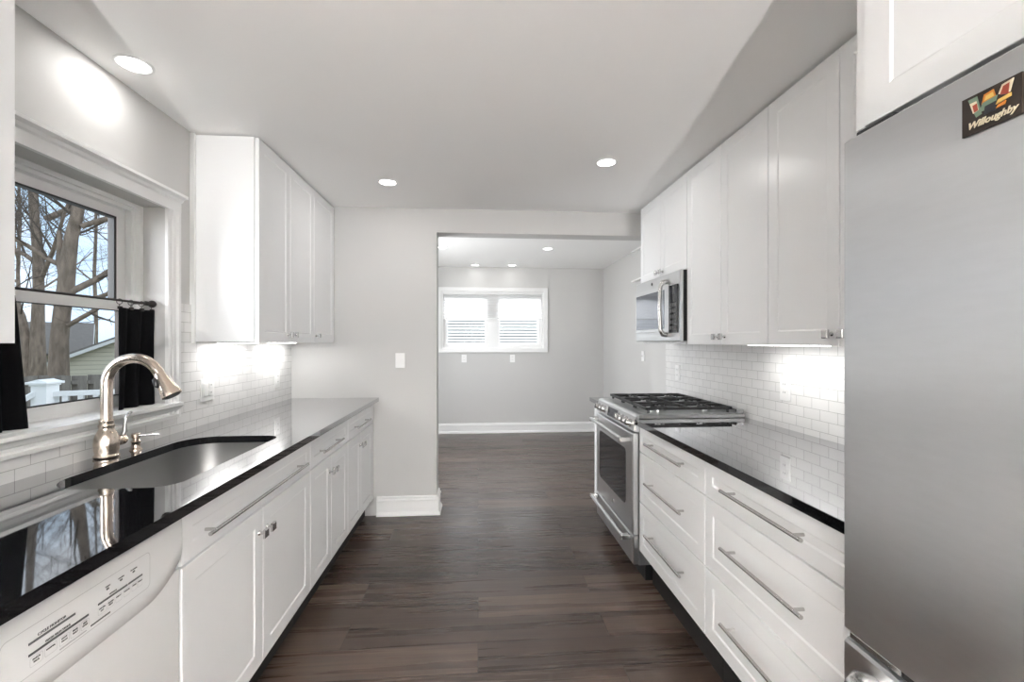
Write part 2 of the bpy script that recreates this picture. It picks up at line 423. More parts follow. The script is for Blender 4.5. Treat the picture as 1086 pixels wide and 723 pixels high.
struct(MB().box(LW, RW, -0.50, -0.35, 2.0, CEIL).build('header_light_blocker', 'wall'))  # unseen beam added to keep bounced light off the upper cabinets
b = MB().box(LW, -1.1, YN - 0.15, YN, 0, CEIL).box(1.2, RW, YN - 0.15, YN, 0, CEIL)
b.box(-1.1, 1.2, YN - 0.15, YN, 0, 0.03).box(-1.1, 1.2, YN - 0.15, YN, 2.25, CEIL)
struct(b.build('wall_near', 'wall'))

# baseboards: flat board, moulded cap, shoe
def base_profile(d): return [(0, 0), (d * 1.9, 0), (d * 1.9, 0.012), (d * 1.5, 0.024), (d, 0.03), (d, 0.108), (d * 1.25, 0.112), (d * 1.25, 0.121), (d * 0.75, 0.128), (d * 0.75, 0.141), (d * 0.3, 0.148), (0, 0.148)]
bp_ = base_profile(0.016)
struct(MB().rings([[(-0.78, YB - p, z) for p, z in bp_], [(OPX + p, YB - p, z) for p, z in bp_]]).build('baseboard_back', 'trim'))
struct(MB().rings([[(OPX + p, YB - p, z) for p, z in bp_], [(OPX + p, YB + HTH + 0.02, z) for p, z in bp_]]).build('baseboard_opening', 'trim'))
struct(MB().prism([(FARY - p, z) for p, z in bp_], 'x', FLW, FARX).build('baseboard_far', 'trim'))
struct(MB().prism([(FARX - p, z) for p, z in bp_], 'y', 3.84, FARY - 0.03).build('baseboard_far_right', 'trim'))

# tiled backsplashes
TT = 0.007
b = MB().box(LW, LW + TT, 0.6, YB, 0.914, 0.988).box(LW, LW + TT, 2.226, YB, 0.988, 1.336).box(LW, LW + TT, 2.226, 2.322, 1.336, 1.527).box(LW, LW + TT, 0.6, 1.288, 0.988, 1.336)
struct(b.build('wall_left_backsplash', 'tile_left'))
struct(MB().box(RW - TT, RW, 0.96, 3.505, 0.914, 1.40).build('wall_right_backsplash', 'tile_right'))

# ------------------------------------------------------------------ kitchen window
win = struct(bpy.data.objects.new('window_1', None)); COL.objects.link(win); win.location = (LW, 1.758, WZ0)
def ring_x(b, x0, x1, y0, y1, z0, z1, w):
    """rectangular frame in the YZ plane; w = left,right,bottom,top widths"""
    b.box(x0, x1, y0, y0 + w[0], z0, z1).box(x0, x1, y1 - w[1], y1, z0, z1)
    b.box(x0, x1, y0 + w[0], y1 - w[1], z0, z0 + w[2]).box(x0, x1, y0 + w[0], y1 - w[1], z1 - w[3], z1)
    return b
def ring_y(b, y0, y1, x0, x1, z0, z1, w):
    b.box(x0, x0 + w[0], y0, y1, z0, z1).box(x1 - w[1], x1, y0, y1, z0, z1)
    b.box(x0 + w[0], x1 - w[1], y0, y1, z0, z0 + w[2]).box(x0 + w[0], x1 - w[1], y0, y1, z1 - w[3], z1)
    return b
b = MB()
ring_x(b, XO + 0.005, -1.519, WY0, WY1, WZ0, WZ1, (0.018, 0.018, 0.02, 0.018))
ring_x(b, XO + 0.005, -1.535, WY0 + 0.018, WY1 - 0.018, WZ0 + 0.02, WZ1 - 0.018, (0.016, 0.016, 0.012, 0.014))
b.box(-1.545, -1.538, WY0 + 0.034, WY0 + 0.046, WZ0 + 0.03, WZ1 - 0.03).box(-1.545, -1.538, WY1 - 0.046, WY1 - 0.034, WZ0 + 0.03, WZ1 - 0.03)
b.build('window_frame', 'trim', win)
YS0, YS1 = WY0 + 0.036, WY1 - 0.036
us = ring_x(MB(), -1.592, -1.568, YS0, YS1, 1.482, 1.925, (0.055, 0.055, 0.04, 0.042)).build('upper_sash', 'trim', win)
MB().box(-1.582, -1.578, YS0 + 0.055, YS1 - 0.055, 1.522, 1.883).build('pane', 'glass', us)
ring_x(MB(), -1.5915, -1.566, YS0 + 0.052, YS1 - 0.052, 1.519, 1.886, (0.010, 0.013, 0.003, 0.007)).build('glazing_strip', 'black', us)
ls = ring_x(MB(), -1.564, -1.538, YS0, YS1, 1.070, 1.518, (0.055, 0.055, 0.046, 0.042)).build('lower_sash', 'trim', win)
MB().box(-1.553, -1.549, YS0 + 0.055, YS1 - 0.055, 1.116, 1.476).build('pane', 'glass', ls)
ring_x(MB(), -1.5635, -1.5365, YS0 + 0.053, YS1 - 0.053, 1.114, 1.478, (0.004, 0.012, 0.002, 0.002)).build('glazing_strip', 'dark_metal', ls)
# casing: fluted side boards, stool and apron, frieze and cap
b = MB()
for s, y in ((-1, WY0), (1, WY1)):
    prof = [(0, 0), (0, .014), (.008, .020), (.016, .014), (.024, .013), (.030, .018), (.042, .018), (.048, .013), (.055, .014), (.062, .022), (.077, .022), (.077, 0)]
    b.prism([(LW + d, y + s * w) for w, d in prof], 'z', 0.99, 1.955)
b.build('side_casing', 'trim', win)
prof = [(LW, 0.989), (LW + .020, 0.989), (LW + .022, 1.003), (LW + .014, 1.008), (LW + .014, 1.018), (LW + .020, 1.024), (LW + .026, 1.036), (LW + .034, 1.044), (LW + .034, 1.058), (LW, 1.062)]
b = MB().prism(prof, 'y', WY0 - 0.077, WY1 + 0.077)
b.build('apron', 'trim', win)
MB().box(-1.53, LW + 0.002, WY0 + 0.001, WY1 - 0.001, WZ0, 1.064, 0.003).build('stool', 'trim', win)
prof = [(LW, 1.953), (LW + .018, 1.953), (LW + .018, 1.998), (LW + .026, 2.004), (LW + .032, 2.014), (LW + .050, 2.020), (LW + .050, 2.032), (LW, 2.034)]
MB().prism(prof, 'y', WY0 - 0.085, WY1 + 0.085).build('header_casing', 'trim', win)

# ------------------------------------------------------------------ far window
fw = struct(bpy.data.objects.new('window_2', None)); COL.objects.link(fw); fw.location = (0.22, FARY, FZ0)
b = MB()
ring_y(b, FARY - 0.020, FARY, -0.592, 1.034, 1.194, 2.150, (0.052, 0.052, 0.052, 0.052))
ring_y(b, FARY - 0.027, FARY - 0.018, -0.592, 1.034, 1.194, 2.150, (0.012, 0.012, 0.012, 0.012))
b.build('casing', 'trim', fw)
b = MB(); ring_y(b, FARY, FARY + 0.13, FX0, FX1, FZ0, FZ1, (0.02, 0.02, 0.02, 0.02)).box(0.165, 0.27, FARY + 0.06, FARY + 0.12, FZ0 + 0.02, FZ1 - 0.02)
b.build('window_frame', 'trim', fw)
for x0, x1 in ((FX0 + 0.02, 0.165), (0.27, FX1 - 0.02)):
    sh = ring_y(MB(), FARY + 0.07, FARY + 0.11, x0, x1, FZ0 + 0.02, FZ1 - 0.02, (0.05, 0.05, 0.05, 0.05)).build('sash', 'trim', fw)
    MB().box(x0 + 0.05, x1 - 0.05, FARY + 0.088, FARY + 0.092, FZ0 + 0.07, FZ1 - 0.07).build('pane', 'glass', sh)
# window added unseen behind the camera, around the rear fill light
nw = struct(bpy.data.objects.new('rear_fill_window', None)); COL.objects.link(nw); nw.location = (0.05, YN, 0.72)
b = MB(); ring_y(b, YN - 0.13, YN - 0.05, -1.1, 1.2, 0.03, 2.25, (0.05, 0.05, 0.05, 0.05)).box(0.03, 0.07, YN - 0.12, YN - 0.06, 0.08, 2.2)
b.build('window_frame', 'trim', nw)

# ------------------------------------------------------------------ cabinets
def shaker(sx, xf, y0, y1, z0, z1, fr=0.057, th=0.02, rec=0.0034):
    """shaker front whose face lies at xf and looks towards sx along X"""
    xb = xf - sx * th
    return MB().panel(sx, xb, y0, y1, z0, z1, [(0, xb), (0, xf - sx * 0.0015), (0.0015, xf), (fr, xf), (fr + 0.0055, xf - sx * rec), (fr + 0.007, xf - sx * rec)])
def bar_pull(sx, xf, yc, z, length, parent, r=0.006, off=0.034):
    x = xf + sx * off
    b = MB().cyl((x, yc - length / 2, z), (x, yc + length / 2, z), r, 16)
    for s in (-1, 1):
        y = yc + s * (length / 2 - 0.035)
        b.cyl((xf, y, z), (x, y, z), 0.0048, 12)
    return b.build('bar_pull', 'nickel', parent, smooth=40)
def square_knob(sx, xf, y, z, parent):
    b = MB().lathe((xf, y, z), [(0.009, 0), (0.008, sx * 0.003), (0.0055, sx * 0.006), (0.0055, sx * 0.018), (0.008, sx * 0.021)], 'x', 16)
    x0 = xf + sx * 0.020; prof = [(0.001, x0), (0.0, x0 + sx * 0.001), (0.0, x0 + sx * 0.008), (0.003, x0 + sx * 0.0105), (0.006, x0 + sx * 0.0105)]
    b.panel(sx, x0, y - 0.0145, y + 0.0145, z - 0.0155, z + 0.0155, prof)
    return b.build('knob', 'chrome', parent, smooth=30)

BF, BB = -0.796, 0.14                 # left base fronts and their lower edge
def open_carcass(b, x0, x1, y0, y1, z0, z1, t=0.018):
    b.box(x0, x1, y0, y0 + t, z0, z1).box(x0, x1, y1 - t, y1, z0, z1).box(x0, x1, y0 + t, y1 - t, z0, z0 + t).box(x0, x0 + 0.008, y0 + t, y1 - t, z0 + t, z1)
    b.box(x1 - 0.018, x1, y0 + t, y1 - t, z1 - 0.16, z1)
    return b
def base_left(y0, y1, label, split, pull, z_low=0.157, knobz=0.645, pull_c=None, filler=0.0):
    t = thing('base_cabinet', label, 'cabinet', ((LW + BF) / 2, (y0 + y1) / 2, 0), 'white base cabinets under the window counter')
    open_carcass(MB(), LW + 0.002, BF - 0.021, y0 + 0.001, y1 - 0.001 + filler, 0.135, 0.88).build('carcass', 'cab', t)
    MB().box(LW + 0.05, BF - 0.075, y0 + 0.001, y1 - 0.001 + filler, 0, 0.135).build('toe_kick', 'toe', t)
    if filler: MB().box(BF - 0.028, BF - 0.012, y1, y1 + filler, 0.135, 0.88).build('filler_strip', 'cab', t)
    g = 0.0016
    for a, c, s in ((y0, split, 1), (split, y1, -1)):
        d = shaker(1, BF, a + g, c - g, z_low, 0.729).build('door', 'cab', t)
        square_knob(1, BF, (c - 0.030) if s == 1 else (a + 0.030), knobz, d)
    d = shaker(1, BF, y0 + g, y1 - g, 0.736, 0.874, fr=0.045, rec=0.003).build('drawer_front', 'cab', t)
    bar_pull(1, BF, pull_c or (y0 + y1) / 2, 0.793, pull, d)
    return t
base_left(1.262, 2.186, 'white sink base cabinet beside the dishwasher, its single drawer with the longest bar pull', 1.718, 0.735, pull_c=1.70)
base_left(2.188, 2.800, 'white base cabinet with two doors and a drawer, between sink cabinet and end cabinet', 2.490, 0.32, pull_c=2.44)
base_left(2.802, 3.430, 'white two-door base cabinet with a drawer, farthest along left counter against the back wall', 3.105, 0.34, pull_c=3.08, filler=0.083)

# left counter with the cut-out for the sink
CT0, CT1, CFL = 0.884, 0.914, -0.766
def rounded_rect(x0, x1, y0, y1, rads, n=8):
    """corners in order (x1,y0) (x1,y1) (x0,y1) (x0,y0), counter-clockwise"""
    pts = []
    cs = [((x1, y0), -PI / 2, rads[0], (-1, 1)), ((x1, y1), 0, rads[1], (-1, -1)), ((x0, y1), PI / 2, rads[2], (1, -1)), ((x0, y0), PI, rads[3], (1, 1))]
    for (cx, cy_), a0, r, (sx, sy) in cs:
        for k in range(n + 1):
            a = a0 + PI / 2 * k / n
            pts.append((cx + sx * r + r * math.cos(a), cy_ + sy * r + r * math.sin(a)))
    return pts
hole = rounded_rect(-1.286, -0.898, 1.382, 2.118, (0.07, 0.07, 0.13, 0.13), 9)
CY0, CY1 = 0.30, YB - 0.001
def slab_with_hole(outer, hole, z0, z1):
    b = MB(); bm = b.bm
    for z in (z1, z0):
        vo = [bm.verts.new((x, y, z)) for x, y in outer]; vh = [bm.verts.new((x, y, z)) for x, y in hole]
        es = [bm.edges.new((vo[i], vo[(i + 1) % len(vo)])) for i in range(len(vo))] + [bm.edges.new((vh[i], vh[(i + 1) % len(vh)])) for i in range(len(vh))]
        bmesh.ops.triangle_fill(bm, edges=es, use_beauty=True)
        if z == z1: to, th = vo, vh
        else: bo, bh = vo, vh
    for t_, b_ in ((to, bo), (th, bh)):
        for i in range(len(t_)):
            j = (i + 1) % len(t_); bm.faces.new((t_[i], t_[j], b_[j], b_[i]))
    return b
ct = slab_with_hole([(LW + TT, CY0), (CFL, CY0), (CFL, CY1), (LW + TT, CY1)], hole, CT0, CT1).build('countertop', 'granite', loc=(-1.1, 1.8, CT0))
tag(ct, 'long polished black granite countertop holding the sink under the window', 'countertop')

# undermount sink
sk = thing('kitchen_sink', 'stainless steel undermount sink with rounded corners set in black counter', 'sink', (-1.09, 1.75, 0.66))
def rr(dx, r): return rounded_rect(-1.286 - dx, -0.898 + dx, 1.382 - dx, 2.118 + dx, (max(.03, .07 + dx), max(.03, .07 + dx), max(.05, .13 + dx), max(.05, .13 + dx)), 9)
levels = [(0.022, 0.8835), (0.004, 0.8835), (0.004, 0.878), (-0.004, 0.72), (-0.018, 0.694), (-0.045, 0.682), (-0.16, 0.676)]
b = MB()
b.rings([[(x, y, z) for x, y in rr(d, 0)] for d, z in levels], cap0=False, cap1=True)
o = b.build('basin', 'sink', sk, smooth=60)
MB().lathe((-1.13, 1.75, 0.676), [(0.045, 0.0), (0.045, 0.003), (0.036, 0.004), (0.03, 0.001), (0.004, 0.001)], 'z', 28).build('drain', 'chrome', sk, smooth=40)

# faucet
FXc, FYc = -1.372, 1.758
fa = thing('kitchen_faucet', 'tall brushed nickel pull-down faucet with arched spout behind the sink', 'faucet', (FXc, FYc, CT1))
prof = [(0.036, 0), (0.0385, 0.004), (0.0385, 0.009), (0.035, 0.012), (0.034, 0.016), (0.0365, 0.030), (0.038, 0.048), (0.037, 0.066), (0.033, 0.083), (0.027, 0.097), (0.0225, 0.106), (0.0225, 0.112), (0.0245, 0.115), (0.0245, 0.121), (0.021, 0.124), (0.021, 0.133), (0.0225, 0.136), (0.0215, 0.140), (0.018, 0.142)]
MB().lathe((FXc, FYc, CT1), prof, 'z', 40).build('faucet_body', 'faucet', fa, smooth=40)
pts = [(FXc, FYc, CT1 + 0.14), (FXc, FYc, 1.18)]
R = 0.096; zc_ = 1.185
for k in range(1, 19):
    a = PI - (PI * 0.86) * k / 18
    pts.append((FXc + R + R * math.cos(a), FYc, zc_ + R * math.sin(a)))
MB().tube(pts, 0.0185, 24).build('spout', 'faucet', fa, smooth=40)
end = Vector(pts[-1]); dirn = (Vector(pts[-1]) - Vector(pts[-2])).normalized()
hd = MB().tube([end, end + dirn * 0.003, end + dirn * 0.006, end + dirn * 0.03, end + dirn * 0.065, end + dirn * 0.088, end + dirn * 0.096, end + dirn * 0.098], [0.0175, 0.0175, 0.0195, 0.022, 0.029, 0.0335, 0.0335, 0.030], 28).build('spray_head', 'faucet', fa, smooth=40)
MB().tube([end + dirn * 0.0975, end + dirn * 0.100], [0.027, 0.026], 24).build('nozzle', 'black', hd, smooth=40)
p = end + dirn * 0.040; nrm = Vector((-abs(dirn.z), 0, dirn.x)); nrm.normalize()
if nrm.x > 0: nrm = -nrm
sidev = Vector((-0.62, -0.78, 0.0)).normalized()
MB().tube([p + sidev * 0.018 - dirn * 0.020, p + sidev * 0.0235 - dirn * 0.012, p + sidev * 0.026, p + sidev * 0.0285 + dirn * 0.014, p + sidev * 0.026 + dirn * 0.020], [0.004, 0.009, 0.010, 0.009, 0.004], 12).build('spray_button', 'black', hd, smooth=50)
hb = MB().lathe((FXc, FYc, CT1 + 0.052), [(0.020, 0.02), (0.020, 0.042), (0.0215, 0.044), (0.0215, 0.050), (0.020, 0.052), (0.020, 0.074), (0.016, 0.082), (0.006, 0.084)], 'y', 24).build('handle_hub', 'faucet', fa, smooth=40)
ly = FYc + 0.074; lz = CT1 + 0.062
MB().tube([(FXc, ly - 0.004, lz), (FXc + 0.004, ly + 0.006, lz + 0.02), (FXc + 0.006, ly + 0.004, lz + 0.045), (FXc + 0.008, ly + 0.006, lz + 0.07), (FXc + 0.012, ly + 0.018, lz + 0.088), (FXc + 0.014, ly + 0.026, lz + 0.092)], [0.009, 0.007, 0.0062, 0.006, 0.0065, 0.004], 14).build('lever', 'nickel', hb, smooth=50)
# soap dispenser
SX, SY = -1.352, 1.872
so = thing('soap_dispenser', 'short brushed nickel soap dispenser right of the faucet', 'soap dispenser', (SX, SY, CT1))
MB().lathe((SX, SY, CT1), [(0.021, 0), (0.021, 0.003), (0.017, 0.008), (0.0145, 0.013), (0.0145, 0.030), (0.016, 0.032), (0.016, 0.036), (0.011, 0.040), (0.011, 0.048)], 'z', 28).build('dispenser_base', 'faucet', so, smooth=40)
MB().lathe((SX, SY, CT1 + 0.048), [(0.012, 0), (0.0155, 0.003), (0.0155, 0.015), (0.012, 0.019), (0.004, 0.020)], 'z', 28).build('pump_head', 'faucet', so, smooth=40)
MB().tube([(SX + 0.012, SY, CT1 + 0.058), (SX + 0.04, SY + 0.010, CT1 + 0.0575), (SX + 0.066, SY + 0.02, CT1 + 0.058), (SX + 0.072, SY + 0.0225, CT1 + 0.055)], [0.006, 0.0045, 0.004, 0.003], 12).build('pump_spout', 'nickel', so, smooth=40)

# dishwasher
DY0, DY1, DXF = 0.648, 1.257, -0.790
dw = thing('dishwasher', 'white built-in dishwasher with button panel under the counter at left', 'dishwasher', (-1.1, (DY0 + DY1) / 2, 0))
MB().box(LW + 0.05, -0.835, DY0 + 0.004, DY1 - 0.004, 0.10, 0.872).build('tub', 'black', dw)
MB().box(-0.833, -0.7975, DY0 + 0.003, DY1 - 0.001, 0.135, 0.735, 0.003).build('door', 'dwash', dw)
MB().box(-0.86, -0.845, DY0 + 0.004, DY1 - 0.004, 0.0, 0.13).build('kick_plate', 'toe', dw)
# control panel: a full front whose lower edge dips between its two ends
n = 28; top = []; low = []
for k in range(n + 1):
    u = k / n; y = DY0 + 0.002 + (DY1 - DY0 - 0.004) * u
    e = min(u, 1 - u) * (DY1 - DY0)
    z = 0.700 if e > 0.13 else 0.700 + 0.052 * (1 - e / 0.13) ** 2.2
    low.append((y, z))
b = MB(); bm = b.bm
def dw_ring(y, z):
    return [(-0.833, y, z + 0.004), (-0.833, y, 0.874), (-0.796, y, 0.874), (DXF, y, 0.868), (DXF + 0.001, y, z + 0.055), (DXF + 0.001, y, z + 0.035), (-0.794, y, z + 0.010), (-0.7985, y, z)]
b.rings([dw_ring(y, z) for y, z in low])
cp = b.build('control_panel', 'dwash', dw, smooth=35)
XI = DXF + 0.0012
lab = rounded_rect(0.797, 1.137, 0.752, 0.838, (0.012, 0.012, 0.012, 0.012), 5)
lab_in = rounded_rect(0.7985, 1.1355, 0.7535, 0.8365, (0.011, 0.011, 0.011, 0.011), 5)
b = MB(); bm = b.bm
va = [bm.verts.new((XI, y, z)) for y, z in lab]; vb = [bm.verts.new((XI, y, z)) for y, z in lab_in]
for i in range(len(va)): j = (i + 1) % len(va); bm.faces.new((va[i], va[j], vb[j], vb[i]))
b.build('label_outline', 'lightink', dw)
def ink(b, y0, y1, z0, z1): b.box(XI - 0.0006, XI + 0.0004, y0, y1, z0, z1)
b = MB(); ink(b, 0.846, 0.937, 0.8055, 0.8095); ink(b, 0.846, 0.967, 0.7855, 0.7895); ink(b, 0.990, 1.068, 0.7915, 0.7955); ink(b, 1.0705, 1.112, 0.7915, 0.7955)
for y in (1.014, 1.050, 1.086): ink(b, y - 0.003, y + 0.003, 0.812, 0.8155)
b.build('printed_bars', 'grayink', dw)
UY, UZ = (0, 1, 0), (0, 0, 1)
text_mesh('printed_text', 'CYCLE MONITOR', 0.0070, 'grayink', dw, (XI, 0.862, 0.8125), UY, UZ)
text_mesh('printed_text', 'WASH SELECTIONS', 0.0058, 'grayink', dw, (XI, 0.876, 0.7915), UY, UZ)
text_mesh('printed_text', 'OPTIONS', 0.0046, 'grayink', dw, (XI, 1.018, 0.798), UY, UZ)
for y, w in ((1.014, 'CLEAN'), (1.050, 'LOCKED'), (1.086, 'SANITIZED')):
    text_mesh('printed_text', w, 0.0040, 'grayink', dw, (XI, y, 0.8182), UY, UZ, align='CENTER')
def button(y, words, wd=0.021):
    z0, z1 = 0.764 + (0.0 if y < 0.98 else 0.006), 0.781 + (0.0 if y < 0.98 else 0.006)
    ou = rounded_rect(y - wd / 2, y + wd / 2, z0, z1, (0.003,) * 4, 3); inn = rounded_rect(y - wd / 2 + 0.0007, y + wd / 2 - 0.0007, z0 + 0.0007, z1 - 0.0007, (0.0025,) * 4, 3)
    b = MB(); va = [b.bm.verts.new((XI, p[0], p[1])) for p in ou]; vb = [b.bm.verts.new((XI, p[0], p[1])) for p in inn]
    for i in range(len(va)): j = (i + 1) % len(va); b.bm.faces.new((va[i], va[j], vb[j], vb[i]))
    bt = b.build('button', 'lightink', dw)
    for k, w in enumerate(words):
        text_mesh('printed_text', w, 0.0042, 'grayink', bt, (XI, y, z1 - 0.0062 - 0.0052 * k), UY, UZ, align='CENTER')
button(0.860, ('POTS &', 'PANS'), 0.024); button(0.887, ('NORMAL',), 0.024); button(0.914, ('LIGHT', 'WASH')); button(0.937, ('RINSE', 'ONLY')); button(0.959, ('HOT', 'START'), 0.019)
button(1.000, ('HEATED', 'DRY')); button(1.022, ('ADDED', 'HEAT'), 0.019); button(1.043, ('DELAY',), 0.017); button(1.066, ('CANCEL',), 0.019); button(1.088, ('LOCK',), 0.016); button(1.105, ('START',), 0.014)
b = MB(); ink(b, 0.905, 0.962, 0.7575, 0.7595); b.build('printed_rule', 'lightink', dw)
b = MB(); ink(b, 0.972, 1.020, 0.7592, 0.7622); b.build('printed_rule', 'grayink', dw)

# upper cabinets, left wall
ULX, UZ0, UZ1 = -1.102, 1.338, 2.376
def upper(name_label, y0, y1, doors, sx, wallx, xf, z0, z1, group, knobz, knobs, side=None):
    t = thing('wall_cabinet', name_label, 'cabinet', ((wallx + xf) / 2, (y0 + y1) / 2, z0), group)
    xb = xf - sx * 0.0235
    b = MB().box(wallx, xb, y0, y1, z0 + 0.006, z1)
    b.build('carcass', 'cab', t)
    for (a, c), kn in zip(doors, knobs):
        d = shaker(sx, xf, a + 0.0016, c - 0.0016, z0, z1 - 0.004).build('door', 'cab', t)
        if kn is not None: square_knob(sx, xf, kn, knobz, d)
    return t
gu = 'white upper cabinets on the left wall'
upper('white two-door upper cabinet beside the window', 2.335, 3.094, [(2.335, 2.714), (2.714, 3.094)], 1, LW + 0.001, ULX, UZ0, UZ1, gu, 1.385, [2.680, 2.748])
upper('narrow single-door white upper cabinet in the corner against the back wall', 3.096, 3.512, [(3.096, 3.508)], 1, LW + 0.001, ULX, UZ0, UZ1, gu, 1.385, [3.128])
upper('white upper cabinet at the left edge, nearest the camera, above the black curtain', 0.45, 1.152, [(0.45, 0.80), (0.80, 1.152)], 1, LW + 0.001, ULX, UZ0, UZ1, gu, 1.385, [0.77, 0.83])
struct(MB().prism([(LW, 2.321), (LW + 0.022, 2.321), (LW + 0.022, 2.334), (LW, 2.334)], 'z', 1.336, 2.38).build('trim_1', 'trim'))

# ------------------------------------------------------------------ right side
RF, CFR = 0.892, 0.866
def base_right(y0, y1, label, pull):
    t = thing('drawer_cabinet', label, 'cabinet', ((RW + RF) / 2, (y0 + y1) / 2, 0), 'white drawer cabinets on the right')
    MB().box(RF + 0.021, RW - 0.002, y0 + 0.001, y1 - 0.001, 0.165, 0.884).build('carcass', 'cab', t)
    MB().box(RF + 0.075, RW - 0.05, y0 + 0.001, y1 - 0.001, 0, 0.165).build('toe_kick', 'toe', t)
    for z0, z1, zp in ((0.740, 0.876, 0.812), (0.463, 0.734, 0.607), (0.188, 0.457, 0.338)):
        d = shaker(-1, RF, y0 + 0.002, y1 - 0.002, z0, z1, fr=0.050 if z1 > .8 else 0.055, rec=0.0034).build('drawer_front', 'cab', t)
        bar_pull(-1, RF, (y0 + y1) / 2 - 0.005, zp, pull, d)
    return t
base_right(1.693, 2.408, 'white three-drawer base cabinet next to the stainless range', 0.41)
base_right(0.966, 1.691, 'white three-drawer base cabinet next to the refrigerator', 0.40)
ec = thing('end_cabinet', 'slim white base cabinet on the far side of the range', 'cabinet', (1.2, 3.27, 0))
MB().box(RF + 0.021, RW - 0.002, 3.178, 3.362, 0.165, 0.884).build('carcass', 'cab', ec)
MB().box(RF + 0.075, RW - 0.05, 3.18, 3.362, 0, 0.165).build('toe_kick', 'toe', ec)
shaker(-1, RF, 3.180, 3.360, 0.188, 0.876, fr=0.05).build('door', 'cab', ec)
ctr = MB().box(CFR, RW - TT - 0.0005, 0.945, 2.410, CT0, CT1, 0.002).build('countertop', 'granite', loc=(1.2, 1.7, CT0))
tag(ctr, 'polished black granite countertop between refrigerator and range', 'countertop')
ctf = MB().box(CFR, RW - TT - 0.0005, 3.176, 3.41, CT0, CT1, 0.002).build('countertop', 'granite', loc=(1.2, 3.29, CT0))
tag(ctf, 'short black granite countertop on the far side of the range', 'countertop')

# range
RY0, RY1 = 2.414, 3.172
rg = thing('gas_range', 'stainless steel slide-in gas range with black grates', 'stove', (1.18, (RY0 + RY1) / 2, 0))
MB().box(0.892, 1.49, RY0 + 0.002, RY1 - 0.002, 0.10, 0.90).build('body', 'steel', rg)
MB().box(0.94, 1.46, RY0 + 0.03, RY1 - 0.03, 0.0, 0.10).build('base', 'black', rg)
ctp = MB().prism([(0.885, 0.917), (0.888, 0.932), (0.895, 0.937), (1.49, 0.937), (1.505, 0.934), (1.505, 0.917)], 'y', RY0 - 0.006, RY1 + 0.006).build('cooktop', 'steel', rg, smooth=30)
MB().box(0.935, 1.475, RY0 + 0.03, RY1 - 0.03, 0.9365, 0.9385).build('burner_pan', 'steel', rg)
MB().box(1.462, 1.505, RY0 + 0.0, RY1 - 0.0, 0.936, 0.962, 0.006).build('rear_vent', 'chrome', rg)
# burners
for (x, y, r) in ((1.06, RY0 + 0.15, .050), (1.34, RY0 + 0.15, .040), (1.06, RY1 - 0.15, .045), (1.34, RY1 - 0.15, .045), (1.20, (RY0 + RY1) / 2, .055)):
    bn = MB().lathe((x, y, 0.9385), [(r, 0), (r, 0.012), (r * .92, 0.014), (r * .3, 0.014)], 'z', 28).build('burner', 'chrome', rg, smooth=40)
    MB().lathe((x, y, 0.9525), [(r * .82, 0), (r * .85, 0.006), (r * .75, 0.010), (r * .2, 0.011)], 'z', 28).build('burner_cap', 'iron', bn, smooth=40)
# three cast iron grates
GX0, GX1, GZ = 0.945, 1.455, 0.976
gw = (RY1 - RY0 - 0.07) / 3
for k in range(3):
    y0 = RY0 + 0.035 + gw * k + 0.002; y1 = y0 + gw - 0.004; ym = (y0 + y1) / 2
    b = MB(); t_ = 0.007
    for y in (y0 + t_, y1 - t_): b.box(GX0, GX1, y - t_, y + t_, GZ - 0.020, GZ - 0.004, 0.003)
    for x in (GX0 + t_, (GX0 + GX1) / 2, GX1 - t_): b.box(x - t_, x + t_, y0, y1, GZ - 0.020, GZ - 0.004, 0.003)
    for xc in ((GX0 * 3 + GX1) / 4, (GX0 + GX1 * 3) / 4):
        for s in (-1, 1):
            ye = y0 if s < 0 else y1
            b.prism([(ye, GZ - 0.016), (ye, GZ - 0.004), (ym + s * 0.040, GZ), (ym + s * 0.026, GZ), (ym + s * 0.026, GZ - 0.012)], 'x', xc - 0.005, xc + 0.005)
            b.prism([(xc + s * 0.125, GZ - 0.016), (xc + s * 0.125, GZ - 0.003), (xc + s * 0.050, GZ + 0.001), (xc + s * 0.030, GZ + 0.001), (xc + s * 0.030, GZ - 0.012)], 'y', ym - 0.005, ym + 0.005)
    for x in (GX0 + 0.02, GX1 - 0.02):
        for y in (y0 + 0.012, y1 - 0.012):
            b.cyl((x, y, 0.9385), (x, y, GZ - 0.012), 0.008, 8)
    b.build('grate', 'iron', rg)
# sloped control fascia with knobs and display
fasc = [(0.892, 0.842), (0.868, 0.842), (0.858, 0.848), (0.872, 0.924), (0.885, 0.935), (0.892, 0.935)]
cpn = MB().prism(fasc, 'y', RY0 - 0.004, RY1 + 0.004).build('control_fascia', 'steel', rg, smooth=30)
fz0, fz1 = Vector((0.858, 0, 0.848)), Vector((0.872, 0, 0.924))
fd = (fz1 - fz0).normalized(); fn = Vector((-fd.z, 0, fd.x))
def fpt(y, t, off=0.0): q = fz0.lerp(fz1, t) + fn * off; return Vector((q.x, y, q.z))
def fplate(b, y0, y1, t0, t1, th):
    rs = [[fpt(y, t, o) for y, t in ((y0, t0), (y1, t0), (y1, t1), (y0, t1))] for o in (-0.001, th)]
    return b.rings(rs)
ry = RY1 - RY0
fplate(MB(), RY0 + 0.30, RY0 + 0.50, 0.12, 0.88, 0.0015).build('display', 'display', rg)
